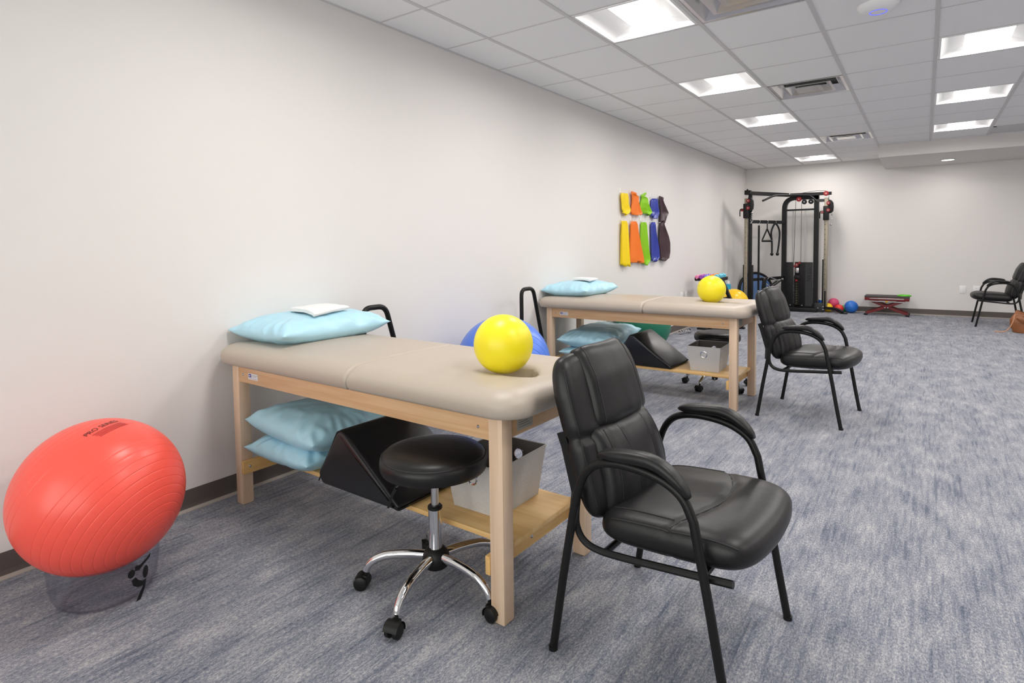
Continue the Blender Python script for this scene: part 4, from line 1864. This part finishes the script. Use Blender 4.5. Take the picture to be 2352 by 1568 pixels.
# base feet, bowed down to the floor
bm = BM()
tube(bm, smooth_path([(LX, LY, .045), (LX + .10, LY - .03, .05), (LX + .19, LY - .06, .035), (LX + .25, LY - .085, .008)], 5), 1, prof=[(-.028, -.03), (.02, -.03), (.02, .03), (-.028, .03)])
bmesh.ops.translate(bm, vec=(0, 0, .03), verts=bm.verts)
obj('foot', bm, 'gymblack', gm, smooth=40)
bm = BM()
box(bm, (LX + .25, LY - .085, .009), (.085, .07, .016), .004)
obj('foot_pad', bm, 'gymblack', gm)
bm = BM()
tube(bm, smooth_path([(RX - .06, TY - .01, .075), (RX + .12, TY - .05, .078), (RX + .22, TY - .09, .062), (RX + .29, TY - .115, .02)], 5), 1, prof=[(-.024, -.03), (.018, -.03), (.018, .03), (-.024, .03)])
obj('foot', bm, 'gymblack', gm, smooth=40)
bm = BM()
box(bm, (RX + .31, TY - .12, .008), (.10, .075, .015), .004)
obj('foot_pad', bm, 'gymblack', gm)
bm = BM()
box(bm, (RX - .08, TY - .03, .08), (.13, .09, .16), .008)
fb = obj('foot_block', bm, 'gymgrey', gm)
bm = BM()
for xx, zz in ((RX - .09, .075), (RX - .01, .10), (RX - .01, .055)):
    cyl(bm, .012, .006, (xx, TY - .078, zz), 'y', 12)
obj('bolt', bm, 'bolt', fb)
# right column
bm = BM()
box(bm, (RX + .012, TY - .015, 1.03), (.060, .05, 1.86), .003)
rc = obj('slide_column', bm, 'tan_metal', gm)
rc['label'] = 'bare tan metal column with adjustment holes'
bm = BM()
for k in range(16):
    cyl(bm, .007, .003, (RX + .000, TY - .0405, .40 + k * .085), 'y', 10)
obj('hole', bm, 'ductdark', rc)
bm = BM()
box(bm, (RX - .028, TY - .02, .52), (.018, .07, .78), .002)
box(bm, (RX + .012, TY - .046, .22), (.026, .012, .30), .002)
obj('guard', bm, 'gymblack', gm)


def carriage(x, y, z, side, name):
    bm = BM()
    box(bm, (x, y, z), (.085, .10, .24), .006)
    c = obj('carriage', bm, 'gymblack', gm)
    bm = BM()
    # half moon pulley guard
    P = [(0, .13), (.045, .115), (.075, .07), (.082, 0), (.075, -.07), (.05, -.10), (0, -.11)]
    t = bmesh.new()
    prism(t, [(x + side * (.03 + a), z + .10 + b) for a, b in P], y - .035, y + .035, .006, 2)
    merge(bm, t)
    obj('pulley_guard', bm, 'gymblack', c, smooth=40)
    for dz in (.165, .045):
        bm = BM()
        lathe(bm, [(0, -.010), (.026, -.010), (.030, -.006), (.024, 0), (.030, .006), (.026, .010), (0, .010)], 20, (x + side * .035, y - .052, z + dz), 'y')
        p = obj('pulley', bm, 'redplastic', c)
        bm = BM()
        cyl(bm, .009, .008, (x + side * .035, y - .064, z + dz), 'y', 12)
        obj('bolt', bm, 'bolt', p)
    bm = BM()
    tube(bm, smooth_path([(x - side * .03, y - .05, z + .03), (x - side * .075, y - .06, z + .03), (x - side * .09, y - .06, z), (x - side * .09, y - .06, z - .09)], 4), .008, 8)
    obj('handle', bm, 'gymblack', c)
    bm = BM()
    cyl(bm, .016, .04, (x - side * .055, y - .055, z + .01), 'x', 14)
    obj('pin', bm, 'redplastic', c)
    # cable end: ball stop, swivel and carabiner
    cx, cz = x + side * .085, z - .03
    bm = BM()
    sphere(bm, .018, (cx, y, cz), 14, 8)
    obj('ball_stop', bm, 'satin', c)
    bm = BM()
    for k in range(4):
        torus(bm, .010, .003, (cx, y, cz - .03 - k * .018), Matrix.Rotation(pi / 2, 4, 'X' if k % 2 else 'Y'), 14, 6)
    P = [(cx + .014 * cos(a), y, cz - .125 + .032 * sin(a)) for a in [2 * pi * k / 16 for k in range(16)]]
    tube(bm, P, .004, 6, closed=True)
    obj('carabiner', bm, 'satin', c)
    bm = BM()
    sphere(bm, .015, (cx - .01, y, cz - .17), 12, 8)
    obj('end_ball', bm, 'bolt', c)


carriage(LX - .01, LY - .03, 1.74, 1, 'left')
carriage(RX + .012, TY - .03, 1.70, 1, 'right')
# head pulleys and cables
for xx, zz, m in ((1.06, 1.905, 'gymblack'), (1.165, 1.905, 'gymblack'), (.975, 1.955, 'redplastic'), (1.395, 2.03, 'redplastic')):
    bm = BM()
    lathe(bm, [(0, -.012), (.036, -.012), (.042, -.007), (.034, 0), (.042, .007), (.036, .012), (0, .012)], 24, (xx, TY - .065, zz), 'y')
    p = obj('pulley', bm, m, gm)
    bm = BM()
    cyl(bm, .010, .006, (xx, TY - .08, zz), 'y', 12)
    obj('bolt', bm, 'bolt', p)
for P in ([(.92, TY - .03, 1.94), (.90, TY - .03, .86)], [(1.015, TY - .03, 1.90), (1.01, TY - .03, .86)], [(1.02, TY - .06, 2.06), (1.25, TY - .06, 2.085), (1.39, TY - .065, 2.075)], [(1.435, TY - .065, 2.03), (1.437, TY - .04, 1.90)]):
    bm = BM()
    tube(bm, P, .0035, 6)
    obj('cable', bm, 'gymblack', gm)
for xx in (.868, .885, 1.062, 1.078):
    bm = BM()
    cyl(bm, .006, 1.72, (xx, TY, .91), seg=10)
    obj('guide_rod', bm, 'satin', gm)
# shroud in two halves with the stack between
for x0, x1 in ((.772, .905), (1.005, 1.208)):
    bm = BM()
    bx(x0, x1, TY - .085, TY - .065, .06, .862, .004, bm)
    sh = obj('shroud', bm, 'gymblack', gm)
    bm = BM()
    cyl(bm, .010, .006, ((x0 + x1) / 2 + (.02 if x0 < .9 else -.06), TY - .088, .11), 'y', 12)
    obj('bolt', bm, 'bolt', sh)
    if x0 > 1:
        bm = BM()
        bx(1.095, 1.205, TY - .0866, TY - .085, .10, .855, 0, bm)
        obj('stripe', bm, 'gymgrey', sh, smooth=0)
        bm = text_bm('TITAN', .088, .0012)
        w = max(v.co.x for v in bm.verts) - min(v.co.x for v in bm.verts)
        bmesh.ops.scale(bm, vec=(.232 / w, 1, 1), verts=bm.verts)
        bmesh.ops.rotate(bm, cent=(0, 0, 0), matrix=Matrix.Rotation(-pi / 2, 3, 'Z'), verts=bm.verts)
        bmesh.ops.rotate(bm, cent=(0, 0, 0), matrix=Matrix.Rotation(pi / 2, 3, 'X'), verts=bm.verts)
        bmesh.ops.translate(bm, vec=(1.148, TY - .0872, .652), verts=bm.verts)
        obj('lettering', bm, 'titan', sh, smooth=0)['label'] = 'dark lettering reading downwards'
bm = BM()
bx(.905, 1.005, TY + .04, TY + .06, .06, .862, 0, bm)
obj('back_panel', bm, 'gymblack', gm)
pl = None
for k in range(15):
    z = .13 + k * .030
    if pl is None:
        pl = obj('weight_plate', box(BM(), (0, 0, 0), (.094, .08, .027), .002, seg=1), 'gymblack', gm, loc=(.955, TY - .03, z))
        q = obj('number_tag', bx(-.008, .008, -.0412, -.040, -.005, .005), 'stack_num', pl, smooth=0)
    else:
        o = inst('weight_plate', pl, gm, (.955, TY - .03, z))
        inst('number_tag', q, o)
bm = BM()
box(bm, (.955, TY - .04, .60), (.09, .08, .06), .004)
hp_ = obj('top_plate', bm, 'gymblack', gm)
bm = BM()
lathe(bm, [(0, -.012), (.030, -.012), (.034, 0), (.030, .012), (0, .012)], 20, (.955, TY - .08, .815), 'y')
lathe(bm, [(0, -.012), (.018, -.012), (.022, 0), (.018, .012), (0, .012)], 16, (1.0, TY - .08, .850), 'y')
lathe(bm, [(0, -.012), (.018, -.012), (.022, 0), (.018, .012), (0, .012)], 16, (.925, TY - .08, .79), 'y')
obj('stack_pulley', bm, 'redplastic', gm)
bm = BM()
cyl(bm, .010, .010, (.955, TY - .095, .815), 'y', 12)
box(bm, (.965, TY - .08, .72), (.05, .02, .085), .003)
obj('pulley_yoke', bm, 'satin', gm)
bm = BM()
sphere(bm, .022, (.955, TY - .09, .54), 16, 10)
obj('selector_pin', bm, 'redplastic', gm)
# pull up bar
bm = BM()
tube(bm, fillet([(.555, 10.42, 1.905), (.70, 10.62, 2.00), (.98, 11.0, 2.01), (1.16, 11.18, 2.005), (1.27, 11.16, 1.90)], .06, 5), .017, 12)
obj('pull_up_bar', bm, 'gymblack', gm)
bm = BM()
box(bm, (.795, 11.165, 2.035), (.008, .13, .044), 0, Matrix.Rotation(radians(-28), 4, 'Z'))
bmesh.ops.translate(bm, vec=(.02, -.012, 0), verts=bm.verts)
obj('name_plate', bm, 'sticker', gm, smooth=0)

# attachments hanging on the upper rail
ra, rb2 = Vector((LX + .04, LY + .04, 1.563)), Vector((TL, TY - .02, 1.563))


def on_rail(q, dz=0):
    p = ra.lerp(rb2, q)
    return Vector((p.x + .03, p.y - .012, p.z + dz))


def hookp(bm, p):
    tube(bm, smooth_path([(p.x - .01, p.y, p.z + .03), (p.x + .012, p.y - .005, p.z + .02), (p.x + .014, p.y - .006, p.z - .01), (p.x + .002, p.y, p.z - .028)], 4), .004, 6)


p = on_rail(.20)
t = thing('straight_bar', 'long black straight bar hanging upright from the upper rail', 'bar', (p.x, p.y, p.z))
bm = BM()
hookp(bm, Vector((0, 0, 0)))
torus(bm, .012, .004, (0, 0, -.04), Matrix.Rotation(pi / 2, 4, 'X'), 14, 6)
obj('clip', bm, 'satin', t)
bm = BM()
cyl(bm, .0165, 1.10, (-.006, 0, -.61), seg=14, bev=.004)
obj('shaft', bm, 'gymblack', t)
bm = BM()
cyl(bm, .012, .07, (-.006, 0, -1.19), seg=12, bev=.003)
obj('tip', bm, 'satin', t)
p = on_rail(.43)
t = thing('stirrup_handle', 'black triangular stirrup handle hanging from the upper rail', 'handle', (p.x, p.y, p.z))
bm = BM()
hookp(bm, Vector((0, 0, 0)))
obj('clip', bm, 'satin', t)
d = Vector((.79, .61, 0))
bm = BM()
tube(bm, [(0, 0, -.03), (0, 0, -.12)], .009, 8)
for s in (-1, 1):
    tube(bm, [(0, 0, -.12), tuple(d * s * .085 + Vector((0, 0, -.31)))], 1, prof=[(-.003, -.012), (.003, -.012), (.003, .012), (-.003, .012)])
obj('strap', bm, 'gymblack', t)
bm = BM()
tube(bm, [tuple(d * -.09 + Vector((0, 0, -.325))), tuple(d * .09 + Vector((0, 0, -.325)))], .018, 12)
obj('grip', bm, 'gymblack', t)
p = on_rail(.67)
t = thing('triceps_rope', 'black triceps rope folded over a hook on the upper rail', 'rope', (p.x, p.y, p.z))
bm = BM()
hookp(bm, Vector((0, 0, 0)))
obj('clip', bm, 'satin', t)
bm = BM()
P = smooth_path([tuple(d * -.055 + Vector((0, 0, -.54))), tuple(d * -.056 + Vector((0, 0, -.36))), tuple(d * -.070 + Vector((0, 0, -.18))), tuple(d * -.035 + Vector((0, 0, -.07))), (0, 0, -.03),
                 tuple(d * .045 + Vector((0, 0, -.07))), tuple(d * .080 + Vector((0, 0, -.18))), tuple(d * .070 + Vector((0, 0, -.36))), tuple(d * .045 + Vector((0, 0, -.54)))], 6)
tube(bm, P, .015, 10)
obj('rope', bm, 'gymblack', t)
bm = BM()
for q in (-.055, .045):
    sphere(bm, .028, tuple(d * q + Vector((0, 0, -.555))), 14, 10)
obj('end_stop', bm, 'gymblack', t)
# chrome row handle on the lower rail
p = ra.lerp(rb2, .52)
t = thing('row_handle', 'chrome double grip row handle hanging on the lower rail', 'handle', (p.x + .04, p.y - .03, .585))
bm = BM()
for q in (0, .085):
    tube(bm, [(-.04 + q, -.02, -.155 + q * .3), (.10 + q, .09, -.03 + q * .3)], .014, 12)
obj('grip', bm, 'gymblack', t)
bm = BM()
for q in (0, .085):
    for a in (0, 1):
        b_ = Vector((-.04 + q, -.02, -.155 + q * .3)).lerp(Vector((.10 + q, .09, -.03 + q * .3)), a)
        cyl(bm, .019, .03, tuple(b_), 'x', 12)
tube(bm, [(-.01, 0, .03), (-.08, -.05, -.06), (.02, 0, -.15)], .008, 8)
tube(bm, [(0, 0, .03), (.11, .06, -.02)], .008, 8)
obj('frame', bm, 'chrome', t)
p = ra.lerp(rb2, .36)
t = thing('ankle_strap', 'black ankle strap hanging on the lower rail, left of the chrome handle', 'strap', (p.x + .03, p.y - .03, .585))
bm = BM()
pad(bm, 8, 10, lambda u, v: (.03 * u + .01 * v, .02 * u, -.085 + .115 * v), lambda u, v: Vector((.5, -.85, 0)), lambda u, v: .05, .5, 4, .5)
obj('cuff', bm, 'plastic', t, smooth=180)
bm = BM()
for zz in (.02, -.19):
    torus(bm, .014, .004, (0, -.015, zz), Matrix.Rotation(pi / 2, 4, 'X'), 14, 6)
obj('ring', bm, 'satin', t)

# small trampoline leaning in the corner behind the machine
tp = thing('mini_trampoline', 'blue mini trampoline with black rim leaning in the corner behind the machine', 'trampoline', (.275, 11.27, .345))
M = Matrix.Rotation(radians(42), 4, 'Z') @ Matrix.Rotation(radians(80), 4, 'X')
bm = BM()
torus(bm, .318, .024, (0, 0, 0), M, 56, 10)
obj('rim', bm, 'plastic', tp)
bm = BM()
lathe(bm, [(0, -.006), (.305, -.006), (.305, .006), (0, .010)], 48, (0, 0, 0), M=M)
obj('mat', bm, 'mat_blue', tp)
bm = BM()
for k in range(6):
    a = 2 * pi * k / 6 + .3
    tube(bm, [tuple(M @ Vector((.28 * cos(a), .28 * sin(a), -.01))), tuple(M @ Vector((.28 * cos(a), .28 * sin(a), -.11)))], .012, 8)
obj('leg', bm, 'plastic', tp)
bm = BM()
lathe(bm, [(0, 0), (.050, 0), (.056, .19), (.052, .19), (.047, .01), (0, .01)], 28, (1.318, 11.53, 0))
o = obj('blue_tub', bm, 'sm_blue', smooth=40)
tag(o, 'small blue tub on the floor behind the machine right post', 'tub')
bm = BM()
cyl(bm, .057, .02, (1.318, 11.53, .198), seg=28, bev=.004)
obj('lid', bm, 'white', o)['label'] = 'white lid'

# ------------------------------------------------------------------ folding step bench at the far wall
sb = thing('step_bench', 'dark red folding step bench against the far wall', 'bench', (2.295, 11.33, 0))
bm = BM()
box(bm, (0, 0, .306), (.62, .34, .03), .012)
obj('pad', bm, 'benchtop', sb)
for s in (-1, 1):
    bm = BM()
    box(bm, (0, s * .155, .272), (.615, .022, .050), .005)
    fr_ = obj('top_rail', bm, 'benchred', sb)
    bm = BM()
    box(bm, (.0, s * .168, .278), (.47, .006, .012), .001)
    obj('trim_strip', bm, 'satin', fr_)
    for q in (-1, 1):
        bm = BM()
        tube(bm, [(-q * .25, s * .14 + q * .012, .25), (q * .285, s * .14 + q * .012, .030)], 1, prof=[(-.018, -.009), (.018, -.009), (.018, .009), (-.018, .009)])
        lg_ = obj('cross_leg', bm, 'benchred', sb, smooth=30)
        bm = BM()
        cyl(bm, .009, .006, (q * .02, s * .14 + s * .024, .136), 'y', 12)
        obj('bolt', bm, 'bolt', lg_)
        bm = BM()
        box(bm, (q * .285, s * .14, .016), (.055, .05, .032), .008)
        obj('foot', bm, 'plastic', lg_)
for q in (-1, 1):
    bm = BM()
    tube(bm, [(q * .285, -.14, .024), (q * .285, .14, .024)], .013, 10)
    obj('floor_bar', bm, 'benchred', sb)
bm = BM()
tube(bm, [(-.27, -.172, .235), (.27, -.172, .228)], .009, 10)
hb_ = obj('lift_handle', bm, 'satin', sb)
bm = BM()
box(bm, (0, -.172, .232), (.036, .022, .022), .003)
obj('catch', bm, 'gold', hb_)
bm = BM()
torus(bm, .085, .013, (2.53, 11.30, .330), None, 32, 8)
o = obj('lime_ring', bm, 'lime')
tag(o, 'lime green rubber ring on the right end of the step bench', 'ring')

# ------------------------------------------------------------------ brown bag on the floor under the farthest chair
bg = thing('leather_bag', 'tan leather tote slumped on the floor by the farthest chair', 'bag', (3.985, 9.98, 0), radians(-8))
bm = BM()


def bagf(u, v):
    a = 2 * pi * u
    z = v * .235
    k = 1 - .25 * v * v + .12 * sin(pi * v)
    rx = .235 * k
    ry = .135 * k * (1 - .35 * v)
    c, s_ = cos(a), sin(a)
    e = .7
    x = rx * (abs(c) ** e) * (1 if c >= 0 else -1)
    y = ry * (abs(s_) ** e) * (1 if s_ >= 0 else -1)
    w = noise.noise(Vector((c * 2, s_ * 2, v * 3))) * .022 * v
    return (x + w - .03 * v, y + w, z - .05 * v * cos(a) + .004)


V = grid(bm, 44, 16, bagf, wrap_u=True)
bm.faces.new(V[0][::-1])
obj('body', bm, 'bagleather', bg, smooth=70)
bm = BM()
grid(bm, 20, 8, lambda u, v: (-.205 + .42 * u + .012 * sin(v * 3), -.128 - .012 * sin(pi * v) - .01, .195 - .12 * v * (1 - (2 * u - 1) ** 2 * .75) + .02 * (1 - u)))
obj('flap', bm, 'bagleather', bg, smooth=180)
bm = BM()
tube(bm, smooth_path([(-.15, -.06, .20), (-.06, -.09, .28), (.06, -.09, .335), (.17, -.07, .29), (.2, -.05, .18)], 6), 1, prof=[(-.003, -.010), (.003, -.010), (.003, .010), (-.003, .010)])
obj('handle', bm, 'bagstrap', bg, smooth=60)
bm = BM()
tube(bm, smooth_path([(-.19, -.10, .235), (-.215, -.135, .23), (-.225, -.15, .16), (-.26, -.16, .07), (-.30, -.165, .018), (-.36, -.165, .008), (-.41, -.165, .008)], 6), .006, 8)
obj('strap', bm, 'bagstrap', bg)
